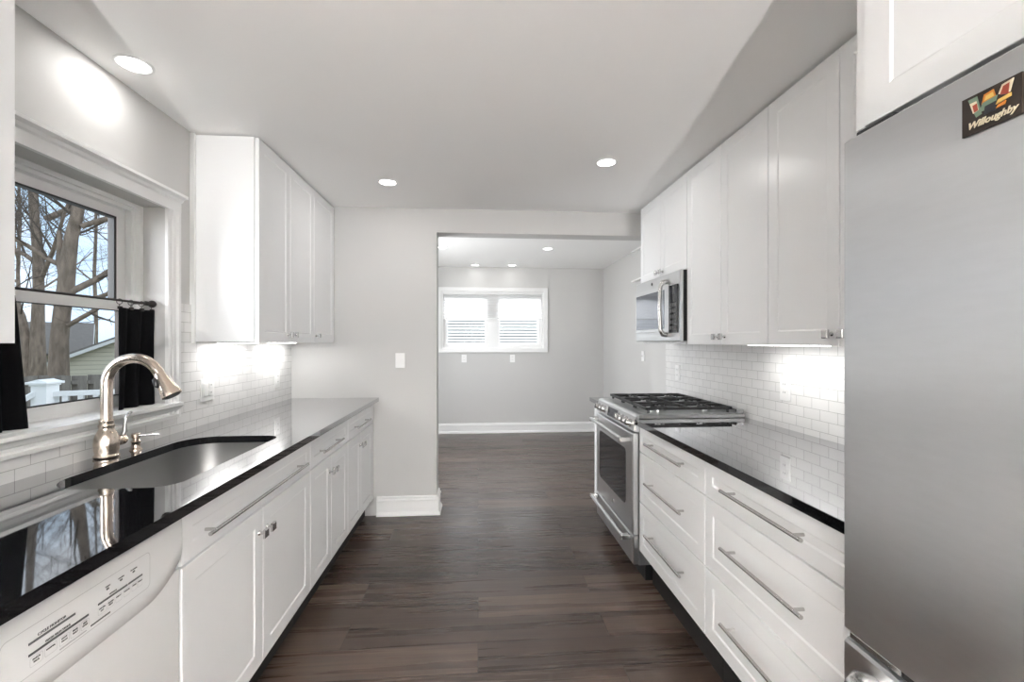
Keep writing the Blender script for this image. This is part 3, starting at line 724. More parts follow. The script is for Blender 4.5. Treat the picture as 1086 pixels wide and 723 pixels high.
for y in (RY0 + 0.055, RY0 + 0.125, RY0 + 0.195, RY0 + 0.265, RY1 - 0.195, RY1 - 0.125, RY1 - 0.055):
    kb = MB().tube([fpt(y, .48, 0), fpt(y, .48, .006), fpt(y, .48, .007), fpt(y, .48, .030), fpt(y, .48, .033)], [0.024, 0.024, 0.0195, 0.0185, 0.016], 24).build('knob', 'nickel', rg, smooth=40)
    q = [fpt(y, .48, .033) + fd * a + Vector((0, 1, 0)) * c for a, c in ((-.015, -.003), (.015, -.003), (.015, .003), (-.015, .003))]
    b = MB().rings([[p - fn * 0.001 for p in q], [p + fn * 0.003 for p in q]]); b.build('pointer', 'grayink', kb)
# oven door with window and handle
od = MB()
od.panel(-1, 0.890, RY0 + 0.004, RY1 - 0.004, 0.268, 0.832, [(0, 0.890), (0, 0.862), (0.006, 0.856), (0.02, 0.856)])
odo = od.build('oven_door', 'steel', rg, smooth=30)
wp = rounded_rect(RY0 + 0.115, RY1 - 0.085, 0.40, 0.725, (0.03,) * 4, 5)
MB().prism(wp, 'x', 0.8545, 0.857).build('oven_window', 'blackglass', odo)
def curved_handle(parent, z, y0, y1, x, r=0.0125):
    b = MB().cyl((x, y0, z), (x, y1, z), r, 20)
    o = b.build('handle', 'steel', parent, smooth=40)
    for y, s in ((y0, 1), (y1, -1)):
        MB().box(x - 0.012, 0.858, y - 0.006 if s > 0 else y - 0.022, y + 0.022 if s > 0 else y + 0.006, z - 0.015, z + 0.015, 0.005).build('handle_bracket', 'nickel', o)
curved_handle(odo, 0.796, RY0 + 0.035, RY1 - 0.035, 0.806)
MB().lathe((0.8555, RY0 + 0.36, 0.335), [(0.014, 0), (0.014, -0.002), (0.012, -0.0025)], 'x', 24).build('round_emblem', 'nickel', odo, smooth=40)
sd = MB().panel(-1, 0.890, RY0 + 0.004, RY1 - 0.004, 0.105, 0.260, [(0, 0.890), (0, 0.864), (0.006, 0.858), (0.02, 0.858)]).build('storage_drawer', 'steel', rg, smooth=30)
curved_handle(sd, 0.245, RY0 + 0.035, RY1 - 0.035, 0.812)

# microwave
MY0, MY1, MZ0, MZ1 = 2.614, 3.370, 1.345, 1.785
MXF = 1.222
mw = thing('microwave', 'stainless over-the-range microwave under the short cabinet', 'microwave', (1.36, (MY0 + MY1) / 2, MZ0))
MB().box(1.242, RW - 0.001, MY0 + 0.003, MY1 - 0.003, MZ0 + 0.004, MZ1 - 0.002).build('body', 'black', mw)
MB().panel(-1, 1.242, MY0, MY1, MZ0, MZ1, [(0, 1.242), (0, MXF + 0.006), (0.006, MXF), (0.02, MXF)]).build('front_frame', 'steel', mw, smooth=30)
dr = MB().box(MXF - 0.006, MXF + 0.001, MY0 + 0.15, MY1 - 0.012, MZ0 + 0.065, MZ1 - 0.075, 0.002).build('door', 'steel', mw)
MB().box(MXF - 0.0085, MXF - 0.005, MY0 + 0.215, MY1 - 0.03, MZ0 + 0.085, MZ1 - 0.10).build('door_window', 'mwglass', dr)
cpm = MB().box(MXF - 0.0075, MXF + 0.001, MY0 + 0.022, MY0 + 0.145, MZ0 + 0.055, MZ1 - 0.085).build('control_panel', 'blackglass', mw)
for r_ in range(5):
    for c_ in range(3):
        yb = MY0 + 0.036 + c_ * 0.034; zb = MZ0 + 0.075 + r_ * 0.036
        MB().box(MXF - 0.0085, MXF - 0.0072, yb, yb + 0.024, zb, zb + 0.022).build('keypad_button', 'grayink', cpm)
MB().box(MXF - 0.0085, MXF - 0.0072, MY0 + 0.036, MY0 + 0.128, MZ1 - 0.145, MZ1 - 0.105).build('display', 'display', cpm)
hx = MXF - 0.046; hy = MY0 + 0.182
hpts = [(MXF - 0.004, hy, MZ1 - 0.052), (MXF - 0.030, hy, MZ1 - 0.056), (hx, hy, MZ1 - 0.085), (hx - 0.006, hy, (MZ0 + MZ1) / 2), (hx, hy, MZ0 + 0.075), (MXF - 0.030, hy, MZ0 + 0.048), (MXF - 0.004, hy, MZ0 + 0.044)]
MB().tube(hpts, [0.016, 0.017, 0.014, 0.013, 0.014, 0.017, 0.016], 16).build('handle', 'nickel', dr, smooth=60)
MB().lathe((MXF + 0.0005, (MY0 + MY1) / 2 + 0.06, MZ1 - 0.036), [(0.011, 0), (0.011, -0.002), (0.009, -0.003)], 'x', 20).build('round_emblem', 'black', mw)
MB().box(MXF + 0.05, RW - 0.03, MY0 + 0.02, MY1 - 0.02, MZ0 - 0.014, MZ0 + 0.004).build('vent_underside', 'nickel', mw)

# upper cabinets, right wall
URX = 1.262
gr = 'white upper cabinets on the right wall'
upper('short white two-door cabinet above the microwave', 2.611, 3.377, [(2.611, 2.997), (2.997, 3.377)], -1, RW - 0.001, URX, 1.789, UZ1, gr, 1.826, [2.963, 3.030])
upper('tall white two-door upper cabinet next to the microwave, over the counter', 1.853, 2.609, [(1.853, 2.231), (2.231, 2.609)], -1, RW - 0.001, URX, 1.328, UZ1, gr, 1.370, [2.196, 2.264])
upper('tall white upper cabinet next to the refrigerator, partly hidden by it', 1.090, 1.851, [(1.090, 1.467), (1.467, 1.851)], -1, RW - 0.001, URX, 1.328, UZ1, gr, 1.370, [1.435, 1.502])

# refrigerator
FY0, FY1, FXF = 0.02, 0.929, 0.80
fr = thing('refrigerator', 'large stainless steel refrigerator with bottom freezer at right', 'refrigerator', (1.15, (FY0 + FY1) / 2, 0))
MB().box(0.875, RW - 0.012, FY0 + 0.006, FY1 - 0.006, 0.06, 1.765, 0.006).build('body', 'steel', fr)
MB().box(0.90, RW - 0.05, FY0 + 0.02, FY1 - 0.02, 0.0, 0.06).build('base_grille', 'black', fr)
def fridge_door(z0, z1):
    n = 20; outl = [(0.872, FY0), (FXF + 0.022, FY0), (FXF + 0.010, FY0 + 0.003)]
    for k in range(n + 1):
        u = k / n; y = FY0 + 0.008 + (FY1 - FY0 - 0.016) * u
        outl.append((FXF + 0.004 - 0.007 * math.sin(PI * u), y))
    outl += [(FXF + 0.010, FY1 - 0.003), (FXF + 0.022, FY1), (0.872, FY1)]
    ins = [(x + (0.006 if x < 0.85 else 0), y) for x, y in outl]
    return MB().rings([[(x, y, z0) for x, y in ins], [(x, y, z0 + 0.004) for x, y in outl], [(x, y, z1 - 0.005) for x, y in outl], [(x, y, z1) for x, y in ins]])
fd_ = fridge_door(0.712, 1.782).build('door', 'fridge', fr, smooth=30)
fz_ = fridge_door(0.085, 0.690).build('freezer_drawer', 'fridge', fr, smooth=30)
MB().box(FXF + 0.012, 0.87, FY1 - 0.13, FY1 - 0.012, 0.694, 0.708, 0.002).build('hinge_bracket', 'nickel', fr)
MB().box(FXF + 0.02, 0.90, FY0 + 0.03, FY1 - 0.03, 0.690, 0.712).build('door_gap', 'black', fr)
MB().box(FXF + 0.02, 0.88, FY1 - 0.11, FY1 - 0.02, 1.782, 1.796, 0.003).build('hinge_cover', 'black', fr)
MB().tube([(FXF, FY0 + 0.06, 0.90), (FXF - 0.045, FY0 + 0.06, 0.92), (FXF - 0.055, FY0 + 0.06, 1.25), (FXF - 0.045, FY0 + 0.06, 1.60), (FXF, FY0 + 0.06, 1.62)], 0.013, 16).build('handle', 'nickel', fd_, smooth=50)
MB().tube([(FXF + 0.002, FY1 - 0.088, 0.650), (FXF - 0.030, FY1 - 0.080, 0.655), (FXF - 0.050, FY1 - 0.092, 0.655), (FXF - 0.058, FY1 - 0.17, 0.650), (FXF - 0.062, (FY0 + FY1) / 2, 0.648), (FXF - 0.058, FY0 + 0.17, 0.650), (FXF - 0.050, FY0 + 0.09, 0.655), (FXF - 0.002, FY0 + 0.08, 0.655)], [0.013, 0.016, 0.017, 0.015, 0.014, 0.015, 0.016, 0.013], 18).build('handle', 'nickel', fz_, smooth=50)

# cabinet above the refrigerator
of = thing('overhead_cabinet', 'deep white cabinet above the refrigerator', 'cabinet', (1.18, 0.47, 1.806))
MB().box(0.841, RW - 0.001, 0.012, 0.929, 1.809, UZ1).build('carcass', 'cab', of)
for a, c in ((0.463, 0.905), (0.02, 0.461)):
    shaker(-1, 0.835, a, c, 1.808, UZ1 - 0.004, fr=0.060).build('door', 'cab', of)

# fridge magnet with town name and a W of painted scenes
M['mag_dark'] = plain('glossy_dark_brown', (0.028, 0.018, 0.013), 0.3)
for nm, c in (('mag_green', (0.16, 0.24, 0.17)), ('mag_red', (0.34, 0.06, 0.03)), ('mag_orange', (0.62, 0.22, 0.03)), ('mag_yellow', (0.72, 0.48, 0.12)), ('mag_cream', (0.66, 0.58, 0.42)), ('mag_black', (0.03, 0.03, 0.035))):
    M[nm] = plain(nm.replace('mag_', 'printed_'), c, 0.35)
mg = thing('fridge_magnet', 'dark rectangular fridge magnet lettered Willoughby with a painted letter W', 'magnet', (0.795, 0.624, 1.706))
MX = FXF + 0.004 - 0.007 * math.sin(PI * (0.624 - FY0) / (FY1 - FY0)) + 0.0005
MB().box(MX - 0.005, MX, 0.592, 0.674, 1.675, 1.737, 0.001).build('plate', 'mag_dark', mg)
MP = MX - 0.0051
LAY = [0.0]
def mq(name, pts, mat):
    # (u from the left edge, v from the bottom) in mm on the plate
    q = [(0.674 - (u - 14) * 0.82 / 1000.0 - 0.010, 1.675 + v / 1000.0) for u, v in pts]
    LAY[0] += 0.00012
    MB().prism(q, 'x', MP - 0.0003 - LAY[0], MP + 0.0006).build(name, mat, mg)
mq('painted_shape', [(14, 57), (30, 57), (38, 26), (28, 24)], 'mag_green'); mq('painted_shape', [(17, 50), (29, 50), (33, 34), (23, 32)], 'mag_cream')
mq('painted_shape', [(22, 45), (30, 46), (32, 34), (25, 33)], 'mag_red')
mq('painted_shape', [(38, 40), (42, 54), (58, 56), (62, 42)], 'mag_orange'); mq('painted_shape', [(43, 44), (45, 51), (57, 52), (59, 45)], 'mag_yellow')
mq('painted_shape', [(34, 30), (40, 42), (64, 44), (60, 28)], 'mag_green'); mq('painted_shape', [(42, 22), (44, 35), (62, 36), (62, 22)], 'mag_black')
mq('painted_shape', [(66, 44), (72, 56), (90, 58), (84, 40)], 'mag_cream'); mq('painted_shape', [(69, 42), (74, 53), (84, 54), (82, 38)], 'mag_red')
mq('painted_shape', [(62, 30), (66, 36), (86, 38), (86, 33)], 'mag_yellow'); mq('painted_shape', [(62, 24), (66, 28), (78, 30), (76, 25)], 'mag_orange')
text_mesh('lettering', 'Willoughby', 0.0145, 'mag_cream', mg, (MP - 0.0022, 0.674 - 0.010, 1.675 + 0.008), (0, -1, 0), (0, 0.0, 1), shear=0.35, depth=0.0003, bold=0.0004)

# ------------------------------------------------------------------ electrical plates
def plate(label, kind, c, axis, sgn, w=0.072, h=0.115, cat='outlet', group=None, double=False):
    """axis x: plate on a wall facing sgn along X (width along Y); axis y: facing -Y"""
    nm = {'outlet': 'wall_outlet', 'switch': 'light_switch', 'combo': 'switch_and_outlet'}[kind]
    t = thing(nm, label, cat, c, group)
    def bx(name, u0, u1, v0, v1, d0, d1, mat, par, bev=0.0):
        b = MB()
        if axis == 'x': b.box(c[0] + sgn * d0, c[0] + sgn * d1, c[1] + u0, c[1] + u1, c[2] + v0, c[2] + v1, bev)
        else: b.box(c[0] + u0, c[0] + u1, c[1] + sgn * d0, c[1] + sgn * d1, c[2] + v0, c[2] + v1, bev)
        return b.build(name, mat, par)
    bx('cover_plate', -w / 2, w / 2, -h / 2, h / 2, 0, 0.006, 'plastic', t, 0.002)
    def outlet(u):
        for v in (-0.02, 0.02):
            r = bx('receptacle', u - 0.016, u + 0.016, v - 0.014, v + 0.014, 0.005, 0.0085, 'plastic', t, 0.002)
            for s in (-0.006, 0.006): bx('slot', u + s - 0.0012, u + s + 0.0012, v - 0.001, v + 0.008, 0.008, 0.0089, 'grayink', r)
    def switch(u, toggle):
        if toggle:
            r = bx('switch_frame', u - 0.006, u + 0.006, -0.012, 0.012, 0.005, 0.0075, 'plastic', t)
            bx('toggle', u - 0.0035, u + 0.0035, -0.002, 0.009, 0.007, 0.016, 'plastic', r)
        else:
            bx('rocker', u - 0.017, u + 0.017, -0.033, 0.033, 0.005, 0.011, 'plastic', t, 0.002)
    if kind == 'outlet': outlet(0)
    elif kind == 'switch': switch(0, True)
    else: switch(-0.023, False); outlet(0.023)
    return t
plate('wide white plate with rocker switch and outlet on tiles beside the window', 'combo', (LW + TT, 2.448, 1.093), 'x', 1, w=0.117, cat='outlet')
plate('white outlet on left tiled backsplash near the back wall corner', 'outlet', (LW + TT, 3.262, 1.080), 'x', 1)
plate('white toggle light switch on the bare back wall above the counter end', 'switch', (-0.603, YB, 1.200), 'y', -1, cat='light switch')
plate('white outlet on the right tiled backsplash nearest the refrigerator', 'outlet', (RW - TT, 2.092, 1.110), 'x', -1)
plate('white outlet on the right tiled backsplash behind the range', 'outlet', (RW - TT, 3.283, 1.110), 'x', -1)
go = 'outlets under the far window'
plate('white outlet under far window, left one of the two', 'outlet', (-0.205, FARY, 1.102), 'y', -1, group=go)
plate('white outlet under far window, right one of the two', 'outlet', (0.510, FARY, 1.102), 'y', -1, group=go)
plate('white switch plate on the far room right wall beyond the range', 'switch', (FARX, 4.98, 1.183), 'x', -1, w=0.075, cat='light switch')

# two narrow wall shelves on the far right wall, mostly behind the microwave cabinet
for z, lb in ((2.418, 'white wall shelf high up on the far right wall near ceiling'), (2.062, 'white wall shelf on the far right wall level with the microwave top')):
    tag(MB().box(FARX - 0.05, FARX, 4.55, 5.24, z, z + 0.018, 0.002).build('wall_shelf', 'trim', loc=(FARX, 4.9, z)), lb, 'shelf', 'white shelves on far right wall')

# ------------------------------------------------------------------ far window coverings
ps = thing('pleated_shade', 'white pleated shade pulled halfway down the far window', 'window shade', (0.22, FARY + 0.03, 2.08))
b = MB(); n = 34; z1, z0 = 2.055, 1.700
top = []
b.rings([[(FX0 + 0.026, FARY + 0.03 + (0.008 if k % 2 else -0.008), z1 + (z0 - z1) * k / n), (FX1 - 0.026, FARY + 0.03 + (0.008 if k % 2 else -0.008), z1 + (z0 - z1) * k / n)] for k in range(n + 1)], False, False, closed=False)
b.build('pleated_fabric', 'shade', ps)
MB().box(FX0 + 0.024, FX1 - 0.024, FARY + 0.008, FARY + 0.05, 2.052, 2.074, 0.002).build('head_rail', 'trim', ps)
MB().box(FX0 + 0.024, FX1 - 0.024, FARY + 0.015, FARY + 0.045, 1.684, 1.702, 0.003).build('bottom_rail', 'trim', ps)
M['slat'] = plain('white_blind_slat', (0.80, 0.81, 0.81), 0.5)
for x0, x1, lb in ((FX0 + 0.075, 0.11, 'white slatted blind in the left half of the far window'), (0.325, FX1 - 0.075, 'white slatted blind in the right half of the far window')):
    bl = thing('slatted_blind', lb, 'blind', ((x0 + x1) / 2, FARY + 0.16, 1.27), 'slatted blinds outside the far window')
    for k in range(9):
        z = 1.318 + k * 0.0455
        MB().prism([(FARY + 0.150, z - 0.010), (FARY + 0.153, z - 0.013), (FARY + 0.178, z + 0.011), (FARY + 0.175, z + 0.014)], 'x', x0, x1).build('slat', 'slat', bl)
    MB().box(x0 - 0.006, x0 + 0.006, FARY + 0.146, FARY + 0.180, 1.30, 1.72).build('side_rail', 'slat', bl)
    MB().box(x1 - 0.006, x1 + 0.006, FARY + 0.146, FARY + 0.180, 1.30, 1.72).build('side_rail', 'slat', bl)

# ------------------------------------------------------------------ curtains over the sink
RX, RZ = -1.468, 1.513
rod = thing('curtain_rod', 'thin black curtain rod with round finials across the kitchen window', 'curtain rod', (RX, 1.758, RZ))
MB().cyl((RX, WY0 + 0.03, RZ), (RX, 2.112, RZ), 0.0048, 14).build('rod', 'dark_metal', rod, smooth=40)
for s, y in ((-1, 1.404), (1, 2.112)):
    MB().lathe((RX, y, RZ), [(0.006, -s * 0.03), (0.010, -s * 0.025), (0.010, -s * 0.012), (0.0065, -s * 0.008), (0.0085, 0), (0.013, s * 0.004), (0.0165, s * 0.012), (0.0165, s * 0.020), (0.012, s * 0.028), (0.004, s * 0.031)], 'y', 20).build('finial', 'dark_metal', rod, smooth=40)
    MB().box(-1.521, RX, y - s * 0.02 - 0.004, y - s * 0.02 + 0.004, RZ - 0.004, RZ + 0.004).build('bracket', 'dark_metal', rod)
def curtain(y0, y1, yb0, yb1, label, z0, waves):
    t = thing('cafe_curtain', label, 'curtain', (RX, (y0 + y1) / 2, RZ), 'black cafe curtains on the window rod')
    nz, ny = 24, 40; rows = []
    for i in range(nz + 1):
        u = i / nz; z = 1.483 + (z0 - 1.483) * u
        a = y0 + (yb0 - y0) * u ** 0.8; c = y1 + (yb1 - y1) * u ** 0.8
        rows.append([(RX + 0.004 + (0.007 + 0.008 * u) * math.sin(waves * 2 * PI * k / ny + 0.6 * u) + 0.005 * u * math.sin(5.3 * k / ny + 3 * u), a + (c - a) * k / ny, z + 0.004 * math.sin(waves * 2 * PI * k / ny) * u) for k in range(ny + 1)])
    b = MB(); b.rings(rows, False, False, closed=False)
    o = b.build('panel', 'curtain', t, smooth=170)
    md = o.modifiers.new('thick', 'SOLIDIFY'); md.thickness = 0.0025
    lo = rows[-1]
    b = MB().tube([(p[0], p[1], p[2] + 0.002) for p in lo], 0.0028, 6); b.build('hem', 'hem', o)
    for k in range(4):
        y = y0 + (y1 - y0) * (0.05 + 0.9 * k / 3)
        ring = [(RX + 0.0112 * math.cos(a), y, RZ - 0.0050 + 0.0112 * math.sin(a)) for a in [2 * PI * j / 14 for j in range(15)]]
        cl = MB().tube(ring, 0.0013, 6, cap=False).cyl((RX, y, RZ - 0.016), (RX, y, RZ - 0.026), 0.0014, 6)
        cl.box(RX - 0.004, RX + 0.008, y - 0.007, y + 0.007, RZ - 0.036, RZ - 0.024, 0.0015).build('clip_ring', 'dark_metal', t)
curtain(1.935, 2.134, 1.922, 2.130, 'black cafe curtain on the right of the kitchen window behind the faucet', 1.062, 2.5)
curtain(1.385, 1.525, 1.385, 1.566, 'black cafe curtain at left edge, hanging below the nearest cabinet', 1.052, 2.5)

# ------------------------------------------------------------------ lamps
def downlight(x, y, zc, label, power, group, seen=True):
    t = thing('recessed_light', label, 'ceiling light', (x, y, zc), group)
    MB().lathe((x, y, zc), [(0.062, 0), (0.0625, -0.003), (0.055, -0.006), (0.051, -0.004), (0.051, 0.0)], 'z', 40).build('trim_ring', 'trim', t, smooth=40)
    MB().lathe((x, y, zc - 0.0035), [(0.0505, 0.002), (0.0505, 0.0), (0.02, -0.0008)], 'z', 40).build('lens', 'lens', t, smooth=40)
    d = bpy.data.lights.new('downlight_lamp', 'AREA'); d.shape = 'DISK'; d.size = 0.1; d.energy = power; d.color = (1.0, 0.985, 0.955)
    o = bpy.data.objects.new('downlight_lamp', d); COL.objects.link(o); o.parent = t; o.location = (0, 0, -0.008)
gk, gf = 'recessed ceiling lights in the kitchen', 'recessed ceiling lights in the far room'
downlight(-1.289, 1.775, CEIL, 'round recessed ceiling light above the kitchen window', KITCHEN_W * 0.65, gk)
downlight(-0.588, 2.955, CEIL, 'round recessed ceiling light near the left upper cabinets', KITCHEN_W, gk)
downlight(0.742, 2.533, CEIL, 'round recessed ceiling light near the right upper cabinets', KITCHEN_W, gk)
downlight(-0.416, 5.234, FCEIL, 'far room ceiling light at the left edge of the opening, in the nearer row', FAR_W, gf)
downlight(0.823, 5.218, FCEIL, 'far room ceiling light right of centre, in the nearer row', FAR_W, gf)
downlight(-0.04, 6.39, FCEIL, 'far room ceiling light above window, left of the pair', FAR_W * 0.7, gf)
downlight(0.486, 6.37, FCEIL, 'far room ceiling light above window, right of the pair', FAR_W * 0.7, gf)
def uplighter(x, y, power, spread, label):  # lamps added out of view to fill the room with light
    t = thing('added_fill_uplight', label, 'fill light', (x, y, 0), 'added uplighters behind the camera')
    MB().lathe((x, y, 0), [(0.10, 0), (0.10, 0.02), (0.085, 0.03), (0.085, 0.30), (0.075, 0.30), (0.070, 0.27)], 'z', 28).build('can', 'black', t, smooth=40)
    d = bpy.data.lights.new('fill_uplight_lamp', 'AREA'); d.shape = 'DISK'; d.size = 0.14; d.energy = power; d.color = (1.0, 0.99, 0.97); d.spread = spread
    o = bpy.data.objects.new('fill_uplight_lamp', d); COL.objects.link(o); o.parent = t; o.location = (0, 0, 0.31); o.rotation_euler = (PI, 0, 0)
uplighter(0.1, -3.6, UP_W, PI, 'unseen uplighter added far behind the camera to brighten the room')
uplighter(0.0, -1.45, BOUNCE_W, math.radians(55), 'unseen uplighter added just behind the camera to bounce light off the ceiling')

def under_light(x, y0, y1, z, label, power):
    t = thing('under_cabinet_light', label, 'light', (x, (y0 + y1) / 2, z), 'under cabinet light bars')
    MB().box(x - 0.014, x + 0.014, y0, y1, z - 0.006, z, 0.001).build('housing', 'trim', t)
    MB().box(x - 0.011, x + 0.011, y0 + 0.005, y1 - 0.005, z - 0.009, z - 0.005, 0.001).build('diffuser', 'led', t)
    d = bpy.data.lights.new('light_bar_lamp', 'AREA'); d.shape = 'RECTANGLE'; d.size = 0.02; d.size_y = (y1 - y0); d.energy = power; d.color = (1.0, 0.99, 0.97)
    o = bpy.data.objects.new('light_bar_lamp', d); COL.objects.link(o); o.parent = t; o.location = (0, 0, -0.011)
under_light(-1.33, 2.40, 2.80, 1.343, 'white light bar under the left upper cabinets nearest the window', UNDER_W)
under_light(-1.33, 2.95, 3.35, 1.343, 'white light bar under the left corner cabinet', UNDER_W)
under_light(1.36, 1.63, 2.14, 1.333, 'white light bar under the right upper cabinets', UNDER_W * 1.2)

# ------------------------------------------------------------------ outdoors, seen through the kitchen window
GZ_ = -1.25
struct(MB().box(-60, XO - 0.02, -20, 60, GZ_ - 0.1, GZ_).build('ground', 'grass'))
struct(MB().box(-16, 16, 9.5, 40, -0.9, -0.8).build('ground_far', 'grass'))
# white deck railing
dk = thing('deck_railing', 'white vinyl deck railing with square post outside the kitchen window', 'railing', (-5.4, 6.0, -0.05))
def px_dir(u): 
    th = math.atan(36.0 / F_PX); a = (u - 543) / F_PX
    return Vector((a * math.cos(th) + math.sin(th), math.cos(th) - a * math.sin(th), 0))
pp = Vector((-5.42, 6.02, 0)); ra = Vector((0.93, 0.37, 0)).normalized()   # railing runs along the deck edge
rb = Vector((-0.62, -0.78, 0)).normalized()                                 # and down the stairs
def obox(b, c, ax, l0, l1, w, z0, z1):
    ay = Vector((-ax.y, ax.x, 0))
    q = [c + ax * l0 - ay * w, c + ax * l1 - ay * w, c + ax * l1 + ay * w, c + ax * l0 + ay * w]
    return b.rings([[(p.x, p.y, z) for p in q] for z in (z0, z1)])
MB().box(pp.x - 0.09, pp.x + 0.09, pp.y - 0.09, pp.y + 0.09, -0.35, 0.82, 0.004).build('post', 'rail', dk)
b = MB().box(pp.x - 0.125, pp.x + 0.125, pp.y - 0.125, pp.y + 0.125, 0.82, 0.85, 0.006).box(pp.x - 0.10, pp.x + 0.10, pp.y - 0.10, pp.y + 0.10, 0.80, 0.82)
b.prism([(pp.x - 0.11, 0.85), (pp.x + 0.11, 0.85), (pp.x, 0.88)], 'y', pp.y - 0.11, pp.y + 0.11).build('post_cap', 'rail', dk)
obox(MB(), pp, ra, 0.08, 3.2, 0.035, 0.66, 0.72).build('top_rail', 'rail', dk)
obox(MB(), pp, ra, 0.08, 3.2, 0.03, -0.16, -0.10).build('bottom_rail', 'rail', dk)
for k in range(20):
    obox(MB(), pp + ra * (0.19 + 0.15 * k), ra, -0.028, 0.028, 0.02, -0.10, 0.66).build('baluster', 'rail', dk)
ay = Vector((-rb.y, rb.x, 0)) * 0.03
def slope(b, z0, z1, L=1.6, drop=1.05, w=1.0):
    a = pp + rb * 0.08; c = pp + rb * L
    return b.rings([[tuple(a + ay * w + Vector((0, 0, z0))), tuple(a - ay * w + Vector((0, 0, z0))), tuple(a - ay * w + Vector((0, 0, z1))), tuple(a + ay * w + Vector((0, 0, z1)))], [tuple(c + ay * w + Vector((0, 0, z0 - drop))), tuple(c - ay * w + Vector((0, 0, z0 - drop))), tuple(c - ay * w + Vector((0, 0, z1 - drop))), tuple(c + ay * w + Vector((0, 0, z1 - drop)))]])
slope(MB(), 0.68, 0.75).build('stair_rail', 'rail', dk)
for k in range(9):
    s = 0.2 + 0.15 * k; z = 0.68 - 1.05 * (s - 0.08) / 1.52
    obox(MB(), pp + rb * s, rb, -0.028, 0.028, 0.02, max(GZ_, z - 0.8), z).build('baluster', 'rail', dk)
struct(MB().prism([(XO - 0.02, 3.0), (XO - 0.02, 7.15), (pp.x + 3.1, 7.3), (pp.x - 0.1, pp.y + 0.1), (pp.x - 0.1, pp.y - 0.15), (-4.4, 3.0)], 'z', -0.42, -0.35).build('deck_floor', 'deck'))

# board fence
fn_ = thing('board_fence', 'weathered grey board fence behind the white railing', 'fence', (-10, 12.2, GZ_))
fa_, fb_ = Vector((-20.5, 8.6, 0)), Vector((-2.5, 14.2, 0))
fx = (fb_ - fa_).normalized(); L = (fb_ - fa_).length
b = MB(); c_ = MB(); k = 0; s = 0.0; rnd = random.Random(3)
while s < L:
    side = 0.045 if k % 2 else -0.045
    q = fa_ + fx * s; nx = Vector((-fx.y, fx.x, 0))
    h = 0.52 + rnd.uniform(-0.015, 0.015)
    obox(b if k % 2 == 0 else c_, q + nx * side, fx, -0.088, 0.088, 0.010, GZ_, h)
    s += 0.155; k += 1
b.build('front_boards', 'fence', fn_); c_.build('rear_boards', 'fence', fn_)
r_ = MB()
for z in (-0.9, -0.3, 0.3): obox(r_, fa_, fx, 0, L, 0.03, z, z + 0.09)
r_.build('rails', 'fence', fn_)

def at(u, v, dist):
    """world point seen in the photo at (u, v), dist metres in front of the camera"""
    d = px_dir(u); return Vector((d.x * dist, d.y * dist, EYE - (v - 363.0) / F_PX * dist))
# neighbouring garage and houses
def gable_house(name, label, c, ang, w, d, eave, rise, wallm, gz=GZ_, over=0.25):
    t = thing(name, label, 'building', (c[0], c[1], gz))
    ca, sa = math.cos(ang), math.sin(ang)
    def tr(x, y, z): return (c[0] + x * ca - y * sa, c[1] + x * sa + y * ca, z)
    b = MB()
    prof = [(-w / 2, gz), (w / 2, gz), (w / 2, eave), (0, eave + rise), (-w / 2, eave)]
    b.rings([[tr(x, y, z) for x, z in prof] for y in (0, d)]).build('siding_walls', wallm, t)
    k = rise / (w / 2)
    for s in (-1, 1):
        pr = [(0, eave + rise + 0.02), (s * (w / 2 + over), eave - over * k + 0.02), (s * (w / 2 + over), eave - over * k + 0.12), (0, eave + rise + 0.12)]
        MB().rings([[tr(x, y, z) for x, z in pr] for y in (-over, d + over)]).build('roof_slope', 'shingle', t)
        pr = [(0, eave + rise - 0.08), (s * (w / 2 + over), eave - over * k - 0.08), (s * (w / 2 + over), eave - over * k + 0.05), (0, eave + rise + 0.05)]
        MB().rings([[tr(x, y, z) for x, z in pr] for y in (-over - 0.03, -over)]).build('rake_board', 'rail', t)
    return t
_gc = Vector((-15.45, 17.25, 0)) ; GAR = (_gc.x + 3.95 * math.cos(math.radians(38)), _gc.y + 3.95 * math.sin(math.radians(38)))
gable_house('garage', 'cream sided garage with grey gable roof beyond the fence', GAR, math.radians(38), 7.4, 7.0, 0.70, 1.75, 'siding')
gable_house('house', 'far neighbouring house with broad grey roof above the garage', (at(94, 0, 27).x, at(94, 0, 27).y), math.radians(128), 8.5, 6.5, 0.75, 1.65, 'siding')
M['siding3'] = siding('grey_green_lap_siding', (0.30, 0.33, 0.31), 0.15)
gable_house('house', 'grey green sided house close behind the far window blinds', (2.3, 11.5), 0.0, 8.0, 7.0, 2.6, 2.2, 'siding3', gz=-0.8)
gable_house('house', 'tan sided house far left behind the tree trunks', (-33.0, 20.0), math.radians(60), 8.0, 9.0, 1.1, 2.1, 'siding2')

